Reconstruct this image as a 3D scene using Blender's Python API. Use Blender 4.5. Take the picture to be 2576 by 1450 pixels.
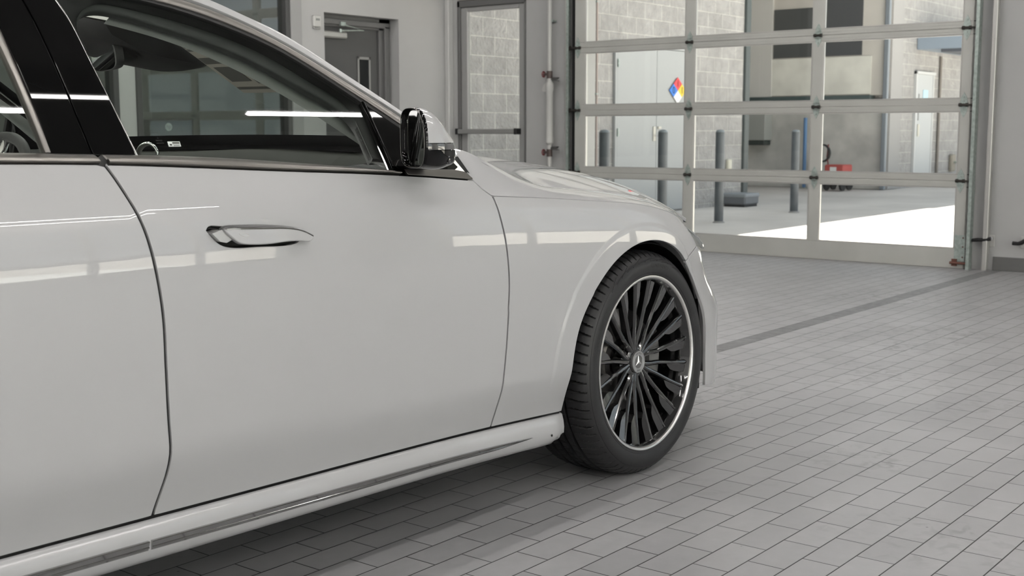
# A white saloon parked in a tiled service bay, seen past its right-hand doors.
import bpy, math, random
import numpy as np
from mathutils import Vector, Matrix
from mathutils.geometry import delaunay_2d_cdt
random.seed(7)
for o in list(bpy.data.objects): bpy.data.objects.remove(o)
sc = bpy.context.scene
COL = sc.collection

# ---------------------------------------------------------------- camera
cam = bpy.data.cameras.new('camera'); camo = bpy.data.objects.new('camera', cam); COL.objects.link(camo)
cam.sensor_width = 36.0; cam.lens = 3101.7/2576*36.0; cam.clip_start = .05; cam.clip_end = 400
yaw, pitch, roll = .66917, .12659, -.00176
fwd = Vector((math.cos(yaw)*math.cos(pitch), math.sin(yaw)*math.cos(pitch), -math.sin(pitch)))
rgt = Vector((math.sin(yaw), -math.cos(yaw), 0)); upv = rgt.cross(fwd)
r2 = rgt*math.cos(roll)+upv*math.sin(roll); u2 = upv*math.cos(roll)-rgt*math.sin(roll)
M = Matrix.Identity(4)
for i in range(3): M[i][0] = r2[i]; M[i][1] = u2[i]; M[i][2] = -fwd[i]
M[0][3], M[1][3], M[2][3] = 0, 0, 1.062
camo.matrix_world = M
cam.dof.use_dof = True; cam.dof.focus_distance = 3.3; cam.dof.aperture_fstop = 8.0
sc.camera = camo

# ---------------------------------------------------------------- view, sky, sun
sc.view_settings.view_transform = 'Standard'; sc.view_settings.look = 'None'
sc.view_settings.gamma = 1; sc.view_settings.use_curve_mapping = False
sc.view_settings.exposure = 0.85
sc.cycles.max_bounces = 10; sc.cycles.diffuse_bounces = 4; sc.cycles.glossy_bounces = 5
sc.cycles.transparent_max_bounces = 16; sc.cycles.sample_clamp_indirect = 6; sc.cycles.use_denoising = True
sc.cycles.caustics_reflective = False; sc.cycles.caustics_refractive = False
w = bpy.data.worlds.new('sky'); sc.world = w; w.use_nodes = True
bgn = w.node_tree.nodes['Background']; bgn.inputs[0].default_value = (.84, .91, 1.0, 1); bgn.inputs[1].default_value = .62
sun = bpy.data.lights.new('sun', 'SUN'); sun.energy = 16; sun.angle = math.radians(.6); sun.color = (1, .95, .88)
suno = bpy.data.objects.new('sun', sun); COL.objects.link(suno)
sd = Vector((.10, -math.cos(math.radians(64)), -math.sin(math.radians(64))))
suno.rotation_euler = sd.to_track_quat('-Z', 'Y').to_euler(); suno.location = (12, 12, 12)

# ---------------------------------------------------------------- helpers
def mat(name, col, rough=.5, metal=0, spec=.5, coat=0, noise=None, bump=None, emit=None, coatr=.03, mix=None):
    m = bpy.data.materials.new(name); m.use_nodes = True; nt = m.node_tree; b = nt.nodes['Principled BSDF']
    b.inputs['Base Color'].default_value = (*col, 1); b.inputs['Roughness'].default_value = rough
    b.inputs['Metallic'].default_value = metal; b.inputs['Specular IOR Level'].default_value = spec
    b.inputs['Coat Weight'].default_value = coat; b.inputs['Coat Roughness'].default_value = coatr
    if emit: b.inputs['Emission Color'].default_value = (*emit[0], 1); b.inputs['Emission Strength'].default_value = emit[1]
    L = nt.links.new
    tc = nt.nodes.new('ShaderNodeTexCoord')
    if noise:                                   # (scale, amount, detail): blotchy variation of the base colour
        n = nt.nodes.new('ShaderNodeTexNoise'); n.inputs['Scale'].default_value = noise[0]; n.inputs['Detail'].default_value = noise[2]
        L(tc.outputs['Object'], n.inputs['Vector'])
        r = nt.nodes.new('ShaderNodeValToRGB'); r.color_ramp.elements[0].position = .3; r.color_ramp.elements[1].position = .7
        a = noise[1]
        r.color_ramp.elements[0].color = (*[c*(1-a) for c in col], 1); r.color_ramp.elements[1].color = (*[min(1, c*(1+a)) for c in col], 1)
        L(n.outputs['Fac'], r.inputs['Fac']); L(r.outputs['Color'], b.inputs['Base Color'])
    if bump:                                    # (scale, strength, distance)
        n = nt.nodes.new('ShaderNodeTexNoise'); n.inputs['Scale'].default_value = bump[0]; n.inputs['Detail'].default_value = 6
        L(tc.outputs['Object'], n.inputs['Vector'])
        u = nt.nodes.new('ShaderNodeBump'); u.inputs['Strength'].default_value = bump[1]; u.inputs['Distance'].default_value = bump[2]
        L(n.outputs['Fac'], u.inputs['Height']); L(u.outputs['Normal'], b.inputs['Normal'])
    return m
def glassmat(name, tint, ior=1.45, rough=0.0):
    """thin clear pane: tinted see-through with a mirror share that grows towards grazing (same from both sides)"""
    m = bpy.data.materials.new(name); m.use_nodes = True; nt = m.node_tree; nt.nodes.clear(); L = nt.links.new; N = nt.nodes.new
    o = N('ShaderNodeOutputMaterial'); x = N('ShaderNodeMixShader'); ge = N('ShaderNodeNewGeometry')
    d = N('ShaderNodeVectorMath'); d.operation = 'DOT_PRODUCT'; L(ge.outputs['Incoming'], d.inputs[0]); L(ge.outputs['Normal'], d.inputs[1])
    def mth(op, s, v=None, first=None):
        q = N('ShaderNodeMath'); q.operation = op
        if first is not None: q.inputs[0].default_value = first; L(s, q.inputs[1])
        else:
            L(s, q.inputs[0])
            if v is not None: q.inputs[1].default_value = v
        return q.outputs[0]
    f0 = ((ior-1)/(ior+1))**2; c = mth('ABSOLUTE', d.outputs['Value']); c = mth('SUBTRACT', c, first=1.0); c = mth('POWER', c, 5.0); c = mth('MULTIPLY', c, 1-f0); c = mth('ADD', c, f0)
    t = N('ShaderNodeBsdfTransparent'); g = N('ShaderNodeBsdfGlossy'); t.inputs[0].default_value = (*tint, 1); g.inputs['Roughness'].default_value = rough
    L(c, x.inputs[0]); L(t.outputs[0], x.inputs[1]); L(g.outputs[0], x.inputs[2]); L(x.outputs[0], o.inputs[0])
    return m
class MB:
    def __init__(s): s.v = []; s.f = []; s.m = []; s.n = None; s.c = 0
    def add(s, vs, fs, mi=None):
        k = len(s.v); s.v += [tuple(v) for v in vs]
        for f in fs: s.f.append(tuple(k+i for i in f)); s.m.append(s.c if mi is None else mi)
        return s
    def box(s, a, b, bev=0):
        (x0, y0, z0), (x1, y1, z1) = a, b
        x0, x1 = sorted((x0, x1)); y0, y1 = sorted((y0, y1)); z0, z1 = sorted((z0, z1))
        if bev <= 0:
            return s.add([(x0,y0,z0),(x1,y0,z0),(x1,y1,z0),(x0,y1,z0),(x0,y0,z1),(x1,y0,z1),(x1,y1,z1),(x0,y1,z1)],
                         [(0,3,2,1),(4,5,6,7),(0,1,5,4),(1,2,6,5),(2,3,7,6),(3,0,4,7)])
        e = min(bev, (x1-x0)/2.01, (y1-y0)/2.01, (z1-z0)/2.01)
        vs = []
        for sx in (0, 1):
            for sy in (0, 1):
                for sz in (0, 1):
                    X = x1 if sx else x0; Y = y1 if sy else y0; Z = z1 if sz else z0
                    dx = -e if sx else e; dy = -e if sy else e; dz = -e if sz else e
                    vs += [(X, Y+dy, Z+dz), (X+dx, Y, Z+dz), (X+dx, Y+dy, Z)]
        I = lambda sx, sy, sz, k: (sx*4+sy*2+sz)*3+k
        fs = []
        for k in range(3):
            for sd in (0, 1):
                q = []
                for a_, b_ in ((0,0),(1,0),(1,1),(0,1)):
                    t = [0,0,0]; t[k] = sd; t[(k+1)%3] = a_; t[(k+2)%3] = b_; q.append(I(*t, k))
                fs.append(tuple(q) if sd else tuple(q[::-1]))
        for k in range(3):                      # edges along axis k
            a1, a2 = (k+1)%3, (k+2)%3
            for p in (0, 1):
                for q_ in (0, 1):
                    t0 = [0,0,0]; t1 = [0,0,0]; t0[a1] = t1[a1] = p; t0[a2] = t1[a2] = q_; t1[k] = 1
                    q = [I(*t0, a1), I(*t1, a1), I(*t1, a2), I(*t0, a2)]
                    fs.append(tuple(q) if (p ^ q_) else tuple(q[::-1]))
        for sx in (0, 1):
            for sy in (0, 1):
                for sz in (0, 1):
                    q = (I(sx,sy,sz,0), I(sx,sy,sz,1), I(sx,sy,sz,2)); fs.append(q if (sx+sy+sz) % 2 else q[::-1])
        return s.add(vs, fs)
    def cyl(s, p, q, r, r1=None, n=20, caps=True):
        p, q = Vector(p), Vector(q); d = (q-p).normalized(); a = d.orthogonal().normalized(); b = d.cross(a)
        r1 = r if r1 is None else r1; vs = []
        for i in range(n):
            t = 2*math.pi*i/n; e = a*math.cos(t)+b*math.sin(t); vs += [p+e*r, q+e*r1]
        fs = [(2*i, 2*((i+1) % n), 2*((i+1) % n)+1, 2*i+1) for i in range(n)]
        if caps: fs += [tuple(2*i for i in range(n))[::-1], tuple(2*i+1 for i in range(n))]
        return s.add(vs, fs)
    def tube(s, pts, r, n=10, closed=False):
        pts = [Vector(p) for p in pts]; N = len(pts); vs = []; prev = None
        for i, p in enumerate(pts):
            d = (pts[(i+1) % N]-pts[i-1]) if closed else (pts[min(i+1, N-1)]-pts[max(i-1, 0)])
            d.normalize()
            a = d.orthogonal().normalized() if prev is None else (prev-d*prev.dot(d)).normalized()
            prev = a; b = d.cross(a); rr = r[i] if isinstance(r, (list, tuple)) else r
            for k in range(n):
                t = 2*math.pi*k/n; vs.append(p+(a*math.cos(t)+b*math.sin(t))*rr)
        fs = []
        for i in range(N if closed else N-1):
            for k in range(n):
                j = (i+1) % N; fs.append((i*n+k, i*n+(k+1) % n, j*n+(k+1) % n, j*n+k))
        if not closed: fs += [tuple(range(n))[::-1], tuple((N-1)*n+k for k in range(n))]
        return s.add(vs, fs)
    def prism(s, poly, fn, t0, t1):             # poly: 2D outline; fn(a, b, t) -> 3D
        n = len(poly); vs = [fn(a, b, t0) for a, b in poly]+[fn(a, b, t1) for a, b in poly]
        fs = [tuple(range(n))[::-1], tuple(range(n, 2*n))]+[(i, (i+1) % n, n+(i+1) % n, n+i) for i in range(n)]
        return s.add(vs, fs)
    def lathe(s, prof, c, ax, n=64, closed=False):   # prof: [(radius, along)]
        c = Vector(c); ax = Vector(ax).normalized(); a = ax.orthogonal().normalized(); b = ax.cross(a); m = len(prof); vs = []
        for i in range(n):
            t = 2*math.pi*i/n; e = a*math.cos(t)+b*math.sin(t)
            vs += [c+e*r+ax*h for r, h in prof]
        fs = []
        for i in range(n):
            j = (i+1) % n
            for k in range(m if closed else m-1):
                l = (k+1) % m; fs.append((i*m+k, j*m+k, j*m+l, i*m+l))
        return s.add(vs, fs)
    def grid(s, rows, closed=False):
        m = len(rows[0]); vs = [p for r in rows for p in r]; fs = []
        for i in range(len(rows)-1):
            for k in range(m if closed else m-1):
                l = (k+1) % m; fs.append((i*m+k, i*m+l, (i+1)*m+l, (i+1)*m+k))
        return s.add(vs, fs)
    def build(s, name, mats, parent=None, smooth=False, ang=None, **kw):
        me = bpy.data.meshes.new(name); me.from_pydata(s.v, [], s.f)
        mats = mats if isinstance(mats, (list, tuple)) else [mats]
        for m in mats: me.materials.append(m)
        if len(mats) > 1: me.polygons.foreach_set('material_index', s.m)
        me.validate(); me.update()
        if smooth or ang: me.polygons.foreach_set('use_smooth', [True]*len(me.polygons))
        if ang: me.set_sharp_from_angle(angle=math.radians(ang))
        if s.n is not None: me.normals_split_custom_set_from_vertices(s.n)
        o = bpy.data.objects.new(name, me); COL.objects.link(o)
        if parent: o.parent = parent
        return tag(o, **kw)
def tag(o, label=None, cat=None, group=None, kind=None):
    if label: o['label'] = label
    if cat: o['category'] = cat
    if group: o['group'] = group
    if kind: o['kind'] = kind
    return o
def thing(name, label, cat, loc=(0, 0, 0), group=None, kind=None):
    o = bpy.data.objects.new(name, None); COL.objects.link(o); o.location = loc; o.empty_display_size = .1
    return tag(o, label, cat, group, kind)
def shift(mb, loc):                             # geometry given in world coordinates -> local to a thing at loc
    l = Vector(loc); mb.v = [tuple(Vector(v)-l) for v in mb.v]; return mb
def copy_tree(o, parent=None):
    c = o.copy(); COL.objects.link(c)
    if parent: c.parent = parent
    for ch in list(o.children): copy_tree(ch, c)
    return c
def curve(pts, n=None, step=None):              # smooth curve through 2D/3D points
    P = np.array(pts, float); d = np.concatenate([[0], np.cumsum(np.linalg.norm(np.diff(P, axis=0), axis=1))])
    if n is None: n = max(2, int(d[-1]/(step or .012))+1)
    S = [Spl(d, P[:, k]) for k in range(P.shape[1])] if len(P) > 2 else None
    t = np.linspace(0, d[-1], n)
    if S is None: return [tuple(P[0]+(P[1]-P[0])*u/d[-1]) for u in t]
    return [tuple(float(f(u)) for f in S) for u in t]
def text_mesh(txt, size, fn, depth=0.0):
    """text outline bent by fn(x, y, layer) -> 3D; x, y in metres from the text's centre"""
    cu = bpy.data.curves.new('t', 'FONT'); cu.body = txt; cu.size = size; cu.align_x = 'CENTER'; cu.align_y = 'CENTER'; cu.resolution_u = 3
    ob = bpy.data.objects.new('t', cu); COL.objects.link(ob)
    dg = bpy.context.evaluated_depsgraph_get(); me = bpy.data.meshes.new_from_object(ob.evaluated_get(dg))
    mb = MB(); mb.add([fn(v.co.x, v.co.y) for v in me.vertices], [tuple(p.vertices) for p in me.polygons])
    bpy.data.objects.remove(ob); bpy.data.curves.remove(cu); bpy.data.meshes.remove(me)
    return mb

# ---------------------------------------------------------------- car body surface (metres; car points along +X, centreline y = CY)
CY = 2.94
class Spl:
    """natural cubic spline through points"""
    def __init__(s, x, y):
        x = np.asarray(x, float); y = np.asarray(y, float); n = len(x)
        h = np.diff(x); A = np.eye(n); b = np.zeros(n)
        for i in range(1, n-1):
            A[i, i-1] = h[i-1]; A[i, i] = 2*(h[i-1]+h[i]); A[i, i+1] = h[i]
            b[i] = 6*((y[i+1]-y[i])/h[i]-(y[i]-y[i-1])/h[i-1])
        s.x, s.y, s.h, s.M = x, y, h, np.linalg.solve(A, b)
    def __call__(s, t):
        x, y, h, M = s.x, s.y, s.h, s.M
        if t <= x[0]:
            d = (y[1]-y[0])/h[0]-h[0]*M[1]/6; return y[0]+(t-x[0])*d
        if t >= x[-1]:
            d = (y[-1]-y[-2])/h[-1]+h[-1]*M[-2]/6; return y[-1]+(t-x[-1])*d
        i = int(np.searchsorted(x, t)-1); i = max(0, min(i, len(h)-1))
        a = x[i+1]-t; c = t-x[i]; H_ = h[i]
        return M[i]*a**3/(6*H_)+M[i+1]*c**3/(6*H_)+(y[i]/H_-M[i]*H_/6)*a+(y[i+1]/H_-M[i+1]*H_/6)*c
def sstep(a, b, t):
    t = min(1, max(0, (t-a)/(b-a))); return t*t*(3-2*t)
BASE = Spl([.15,.22,.27,.31,.36,.41,.44,.47,.52,.58,.66,.74,.80,.85,.885,.90,.95,1.0,1.05],
           [.845,.862,.873,.882,.8995,.9175,.9255,.9280,.9305,.9335,.9370,.938,.9368,.9322,.9235,.9168,.896,.872,.845])
_px = [2.6,3.0,3.3,3.45,3.6,3.7,3.8,3.9,3.98,4.04,4.07,4.08]
_pw = [0,0,-.002,-.008,-.022,-.042,-.083,-.155,-.27,-.43,-.64,-.94]
_ps = [2.6]
for _i in range(1, len(_px)): _ps.append(_ps[-1]+math.hypot(_px[_i]-_px[_i-1], _pw[_i]-_pw[_i-1]))
PLX, PLW = Spl(_ps, _px), Spl(_ps, _pw)
REAR = Spl([-.95,-.8,-.6,-.3,0,.5], [-.20,-.10,-.045,-.012,0,0])
ZC = Spl([-.9,0,1.0,1.5,2.05,2.295,2.478,2.76,2.981,3.114,3.212,3.324,3.39,3.5,3.62,3.8],
         [.94,.94,.935,.932,.919,.906,.897,.878,.861,.850,.838,.818,.800,.772,.745,.70])
DX = Spl([.15,.20,.27,.40,.49,.54,.62,.68,.76,.82], [-.02,.004,.006,.006,-.02,-.065,-.115,-.15,-.21,-.26])
ARC = (3.176, .335)
def body(s, z):
    """point on the side skin: s runs along the plan outline, z is height; returns x, y, z of the right-hand side"""
    x = s if s < 2.6 else PLX(s); pw = 0 if s < 2.6 else PLW(s)
    if s < .5: pw = REAR(s)
    zeta = z + .035*(s-1.1)*(1-sstep(.5, .75, z))*sstep(-.5,.5,s)
    zc = ZC(min(s, 3.8))
    if z > .6: zeta = .6+(z-.6)*(.30/(zc-.6))
    r = math.hypot(s-ARC[0], z-ARC[1])
    wb = BASE(zeta)
    if z < .55: wb += (max(wb, .932+.012*(z-.3))-wb)*sstep(3.32, 3.56, s)
    w = wb+pw+.0042*(1-sstep(.438, .454, r))*sstep(.30,.45,z)
    if s < 1.2:
        r = math.hypot(s-.215, z-ARC[1]); w += .010*(1-sstep(.43, .475, r))
    x += DX(z)*sstep(3.35, 3.85, s)
    return (x, CY-w, z)
GL = lambda x, z: .868-.50*(z-1.0)-.22*max(z-1.0, 0)**2          # half width of the side glass
def glass(x, z, off=0.0): return (x, CY-GL(x, z)-off, z)

# ---------------------------------------------------------------- materials
PAINT = mat('white_paint', (.42, .42, .425), .42, coat=1, coatr=.015, spec=.5)
PIANO = mat('gloss_black', (.002, .002, .002), .02, spec=.30)
BLACKP = mat('black_plastic', (.012, .012, .013), .55, spec=.35)
LINER = mat('liner_felt', (.011, .011, .012), .8, spec=.12, noise=(60, .4, 4))
RUBBER = mat('tyre_rubber', (.020, .020, .021), .42, spec=.32, noise=(200, .12, 3))
RUBTXT = mat('rubber_relief', (.010, .010, .010), .6)
RIMB = mat('gloss_black_alloy', (.006, .006, .0065), .10, spec=.7, coat=1, coatr=.02)
RIMS = mat('machined_alloy', (.78, .77, .75), .30, metal=1)
CHROME = mat('chrome', (.80, .80, .80), .06, metal=1)
SATIN = mat('satin_chrome', (.27, .257, .24), .33, metal=1)
BRIGHT = mat('bright_trim', (.80, .79, .77), .18, metal=1)
SEAL = mat('rubber_seal', (.006, .006, .006), .5)
DISCM = mat('brake_steel', (.35, .34, .33), .3, metal=1)
HEADL = mat('headliner_fabric', (.82, .82, .78), .9)
PILLT = mat('pillar_trim', (.27, .28, .27), .85)
DARKT = mat('dark_trim', (.030, .031, .031), .6)
DASHM = mat('dash_leather', (.055, .055, .05), .85, spec=.15, bump=(400, .2, .001))
SEATM = mat('seat_leather', (.03, .03, .03), .5)
CARGL = glassmat('car_glass', (.73, .77, .74), 1.5)
WSGL = glassmat('windscreen_glass', (.90, .94, .92), 1.22)
BLDGL = glassmat('window_glass', (.93, .95, .94), 1.40)
LENSG = glassmat('lamp_lens', (.92, .94, .95), 1.5)
WALLW = mat('wall_paint_white', (.85, .85, .85), .7)
WALLL = mat('wall_paint_left', (.41, .41, .405), .7, noise=(1.3, .04, 4), bump=(220, .25, .004))
OFFGL = glassmat('office_glass', (.80, .82, .80), 1.8)
WALLP = mat('wall_paint', (.41, .41, .405), .7, noise=(1.3, .05, 4), bump=(220, .25, .004))
TRIMG = mat('grey_trim', (.30, .30, .295), .5)
DOORG = mat('grey_door_paint', (.075, .075, .075), .5, spec=.3)
DFRAME = mat('door_frame_grey', (.125, .125, .123), .5)
ALU = mat('anodised_aluminium', (.50, .50, .47), .42, metal=.25, noise=(4, .05, 3))
ALUD = mat('aluminium_edge', (.50, .495, .475), .35, metal=.6)
GALV = mat('galvanised_steel', (.42, .48, .45), .38, metal=.7, noise=(40, .2, 3))
HINGD = mat('greasy_steel', (.05, .045, .04), .45, metal=.5)
WHITEP = mat('white_pipe_paint', (.50, .50, .48), .4)
REDV = mat('red_valve_paint', (.16, .03, .03), .5)
CEILM = mat('ceiling_paint', (.16, .16, .16), .8)
TUBE = mat('lamp_diffuser', (.9, .9, .9), .5, emit=((1.0, .965, .935), 31.5))
CONC = mat('concrete', (.60, .56, .52), .9, noise=(.8, .13, 8))
CONCS = mat('pale_concrete', (.85, .85, .84), .9)
SHADESLAB = mat('shade_slab_metal', (.30, .31, .32), .5)
def brickmat(name, c1, c2, cm, bw, rh, off, mortar, axis, origin=(0, 0), smooth=.1, bumps=.4, rough=.8, noise=(14, .12), row=None, frough=None, bdist=.004, dirt=False):
    """brick pattern; axis 'xy' floor, 'xz' wall along X, 'yz' wall along Y; origin in metres"""
    m = bpy.data.materials.new(name); m.use_nodes = True; nt = m.node_tree; b = nt.nodes['Principled BSDF']; L = nt.links.new; N = nt.nodes.new
    g = N('ShaderNodeNewGeometry'); sx = N('ShaderNodeSeparateXYZ'); cx = N('ShaderNodeCombineXYZ'); L(g.outputs['Position'], sx.inputs[0])
    def offs(sock, o):
        a = N('ShaderNodeMath'); a.operation = 'SUBTRACT'; L(sock, a.inputs[0]); a.inputs[1].default_value = o; return a.outputs[0]
    ia, ib = {'xy': (0, 1), 'xz': (0, 2), 'yz': (1, 2)}[axis]
    A = offs(sx.outputs[ia], origin[0]); B = offs(sx.outputs[ib], origin[1])
    L(A, cx.inputs[0]); L(B, cx.inputs[1])
    t = N('ShaderNodeTexBrick'); L(cx.outputs[0], t.inputs['Vector']); t.offset = off; t.offset_frequency = 2; t.squash = 1
    t.inputs['Scale'].default_value = 1; t.inputs['Brick Width'].default_value = bw; t.inputs['Row Height'].default_value = rh
    t.inputs['Mortar Size'].default_value = mortar; t.inputs['Mortar Smooth'].default_value = smooth; t.inputs['Bias'].default_value = 0
    t.inputs['Color1'].default_value = (*c1, 1); t.inputs['Color2'].default_value = (*c2, 1); t.inputs['Mortar'].default_value = (*cm, 1)
    n = N('ShaderNodeTexNoise'); n.inputs['Scale'].default_value = noise[0]; n.inputs['Detail'].default_value = 8; L(g.outputs['Position'], n.inputs['Vector'])
    r = N('ShaderNodeMapRange'); r.inputs[1].default_value = .3; r.inputs[2].default_value = .7
    r.inputs[3].default_value = 1-noise[1]; r.inputs[4].default_value = 1+noise[1]; L(n.outputs['Fac'], r.inputs[0])
    x = N('ShaderNodeMixRGB'); x.blend_type = 'MULTIPLY'; x.inputs[0].default_value = 1; L(t.outputs['Color'], x.inputs[1]); L(r.outputs[0], x.inputs[2])
    col = x.outputs[0]
    n2 = N('ShaderNodeTexNoise'); n2.inputs['Scale'].default_value = 1.7; n2.inputs['Detail'].default_value = 5; L(g.outputs['Position'], n2.inputs['Vector'])
    r2_ = N('ShaderNodeMapRange'); r2_.inputs[1].default_value = .35; r2_.inputs[2].default_value = .65; r2_.inputs[3].default_value = .93; r2_.inputs[4].default_value = 1.06
    L(n2.outputs['Fac'], r2_.inputs[0]); x2 = N('ShaderNodeMixRGB'); x2.blend_type = 'MULTIPLY'; x2.inputs[0].default_value = 1; L(col, x2.inputs[1]); L(r2_.outputs[0], x2.inputs[2]); col = x2.outputs[0]
    if row:                                     # one row of darker tiles: (from, to, factor)
        def cmp(s_, op, v):
            a = N('ShaderNodeMath'); a.operation = op; L(s_, a.inputs[0]); a.inputs[1].default_value = v; return a.outputs[0]
        p = N('ShaderNodeMath'); p.operation = 'MULTIPLY'; L(cmp(sx.outputs[1], 'GREATER_THAN', row[0]), p.inputs[0]); L(cmp(sx.outputs[1], 'LESS_THAN', row[1]), p.inputs[1])
        x3 = N('ShaderNodeMixRGB'); x3.blend_type = 'MULTIPLY'; L(p.outputs[0], x3.inputs[0]); L(col, x3.inputs[1]); x3.inputs[2].default_value = (row[2], row[2], row[2], 1); col = x3.outputs[0]
    if dirt:                                    # scuffs and drips in scattered patches
        na = N('ShaderNodeTexNoise'); na.inputs['Scale'].default_value = 1.1; na.inputs['Detail'].default_value = 3; L(g.outputs['Position'], na.inputs['Vector'])
        nb = N('ShaderNodeTexNoise'); nb.inputs['Scale'].default_value = 19; nb.inputs['Detail'].default_value = 9; nb.inputs['Distortion'].default_value = .8; L(g.outputs['Position'], nb.inputs['Vector'])
        ra = N('ShaderNodeMapRange'); ra.inputs[1].default_value = .52; ra.inputs[2].default_value = .66; L(na.outputs['Fac'], ra.inputs[0])
        rb_ = N('ShaderNodeMapRange'); rb_.inputs[1].default_value = .50; rb_.inputs[2].default_value = .66; rb_.inputs[4].default_value = .42; L(nb.outputs['Fac'], rb_.inputs[0])
        pm = N('ShaderNodeMath'); pm.operation = 'MULTIPLY'; L(ra.outputs[0], pm.inputs[0]); L(rb_.outputs[0], pm.inputs[1])
        x5 = N('ShaderNodeMixRGB'); L(pm.outputs[0], x5.inputs[0]); L(col, x5.inputs[1]); x5.inputs[2].default_value = (.12, .115, .11, 1); col = x5.outputs[0]
        sp_ = N('ShaderNodeTexVoronoi'); sp_.inputs['Scale'].default_value = 6.5; L(g.outputs['Position'], sp_.inputs['Vector'])
        rs_ = N('ShaderNodeMapRange'); rs_.inputs[1].default_value = .030; rs_.inputs[2].default_value = .016; rs_.inputs[4].default_value = .6; L(sp_.outputs['Distance'], rs_.inputs[0])
        x6 = N('ShaderNodeMixRGB'); L(rs_.outputs[0], x6.inputs[0]); L(col, x6.inputs[1]); x6.inputs[2].default_value = (.08, .078, .075, 1); col = x6.outputs[0]
    L(col, b.inputs['Base Color']); b.inputs['Roughness'].default_value = rough
    if frough:
        r4 = N('ShaderNodeMapRange'); r4.inputs[1].default_value = .3; r4.inputs[2].default_value = .7; r4.inputs[3].default_value = frough[0]; r4.inputs[4].default_value = frough[1]
        L(n.outputs['Fac'], r4.inputs[0]); L(r4.outputs[0], b.inputs['Roughness'])
    h = N('ShaderNodeMath'); h.operation = 'MULTIPLY_ADD'; L(t.outputs['Fac'], h.inputs[0]); h.inputs[1].default_value = -1; 
    n3 = N('ShaderNodeTexNoise'); n3.inputs['Scale'].default_value = 90 if axis == 'xy' else 22; n3.inputs['Detail'].default_value = 5; L(g.outputs['Position'], n3.inputs['Vector'])
    q = N('ShaderNodeMath'); q.operation = 'MULTIPLY'; L(n3.outputs['Fac'], q.inputs[0]); q.inputs[1].default_value = .10 if axis == 'xy' else 1.6; L(q.outputs[0], h.inputs[2])
    u = N('ShaderNodeBump'); u.inputs['Strength'].default_value = bumps; u.inputs['Distance'].default_value = bdist; L(h.outputs[0], u.inputs['Height']); L(u.outputs['Normal'], b.inputs['Normal'])
    return m
TILE = brickmat('floor_tiles', (.345, .345, .352), (.385, .385, .392), (.028, .027, .026), .2004, .0989, .5, .0020, 'xy', (3.5836-.1002, 1.7705), smooth=.35, bumps=.5,
                rough=.42, noise=(26, .07), row=(2.8584, 2.9573, .50), frough=(.33, .50), bdist=.003, dirt=True)
BLOCK = brickmat('split_face_block', (.335, .328, .322), (.375, .367, .36), (.55, .535, .51), .4064, .2032, .5, .006, 'xz', (10.02, 1.062), smooth=.2, bumps=.9, noise=(9, .12), bdist=.02)
BASET = brickmat('base_tiles', (.12, .12, .118), (.135, .135, .13), (.03, .03, .03), .31, .5, 0, .002, 'yz', (2.93, 0), noise=(8, .05), rough=.5)

# ---------------------------------------------------------------- the room
XF, YL, YR, XB, ZT = 9.635, 8.43, -6.0, -6.0, 4.6
def struct(name, mb, m, **kw): return mb.build(name, m, kind='structure', **kw)
struct('floor', MB().box((XB-.2, YR-.2, -.2), (9.66, YL+.2, 0)), TILE)
struct('ceiling', MB().box((XB-.2, YR-.2, ZT), (9.8, YL+.2, ZT+.2)), CEILM)
def wall_with_openings(axis, p0, p1, a0, a1, z0, z1, openings):
    """axis 'y': wall runs along Y, thickness p0..p1 in X; openings: (lo, hi, zlo, zhi)"""
    mb = MB()
    def bx(u0, u1, b0, b1):
        if u1-u0 < 1e-4 or b1-b0 < 1e-4: return
        mb.box((p0, u0, b0), (p1, u1, b1)) if axis == 'y' else mb.box((u0, p0, b0), (u1, p1, b1))
    cur = a0
    for lo, hi, b, t in sorted(openings):
        bx(cur, lo, z0, z1); bx(lo, hi, z0, b); bx(lo, hi, t, z1); cur = hi
    bx(cur, a1, z0, z1); return mb
struct('wall_front', wall_with_openings('y', XF, 9.80, YR-.2, YL, 0, ZT, [(3.17, 6.74, 0, 2.98), (-4.55, -.98, 0, 2.98), (7.44, 8.32, 0, 2.37)]), WALLP)
struct('wall_left', wall_with_openings('x', YL, YL+.15, XB, 9.80, 0, ZT, [(1.2, 2.7, .75, 3.0), (2.75, 4.25, .75, 3.0), (4.3, 5.72, .75, 3.0), (5.88, 7.49, .75, 3.0), (7.91, 8.89, 0, 2.14)]), WALLL)
struct('wall_right', wall_with_openings('x', YR-.2, YR, XB, 9.56, 0, ZT, [(5.19, 8.76, 0, 2.98), (.59, 4.16, 0, 2.98), (-4.11, -.55, 0, 2.98)]), WALLW)
struct('wall_back', MB().box((XB-.2, YR-.2, 0), (XB, YL+.2, ZT)), WALLW)
struct('baseboard_front', MB().box((XF-.012, -.80, 0), (XF, 2.93, .105)), BASET)
struct('trim_1', MB().box((9.56, 8.375, 0), (XF, 8.43, ZT), .006), mat('pale_corner_trim', (.50, .50, .49), .5))
mb = MB()
for (y0, y1) in ((6.90, 6.935), (2.965, 3.00)): mb.box((9.575, y0, 0), (9.634, y1, 3.05), .003)
struct('trim_2', mb, ALUD)

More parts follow.
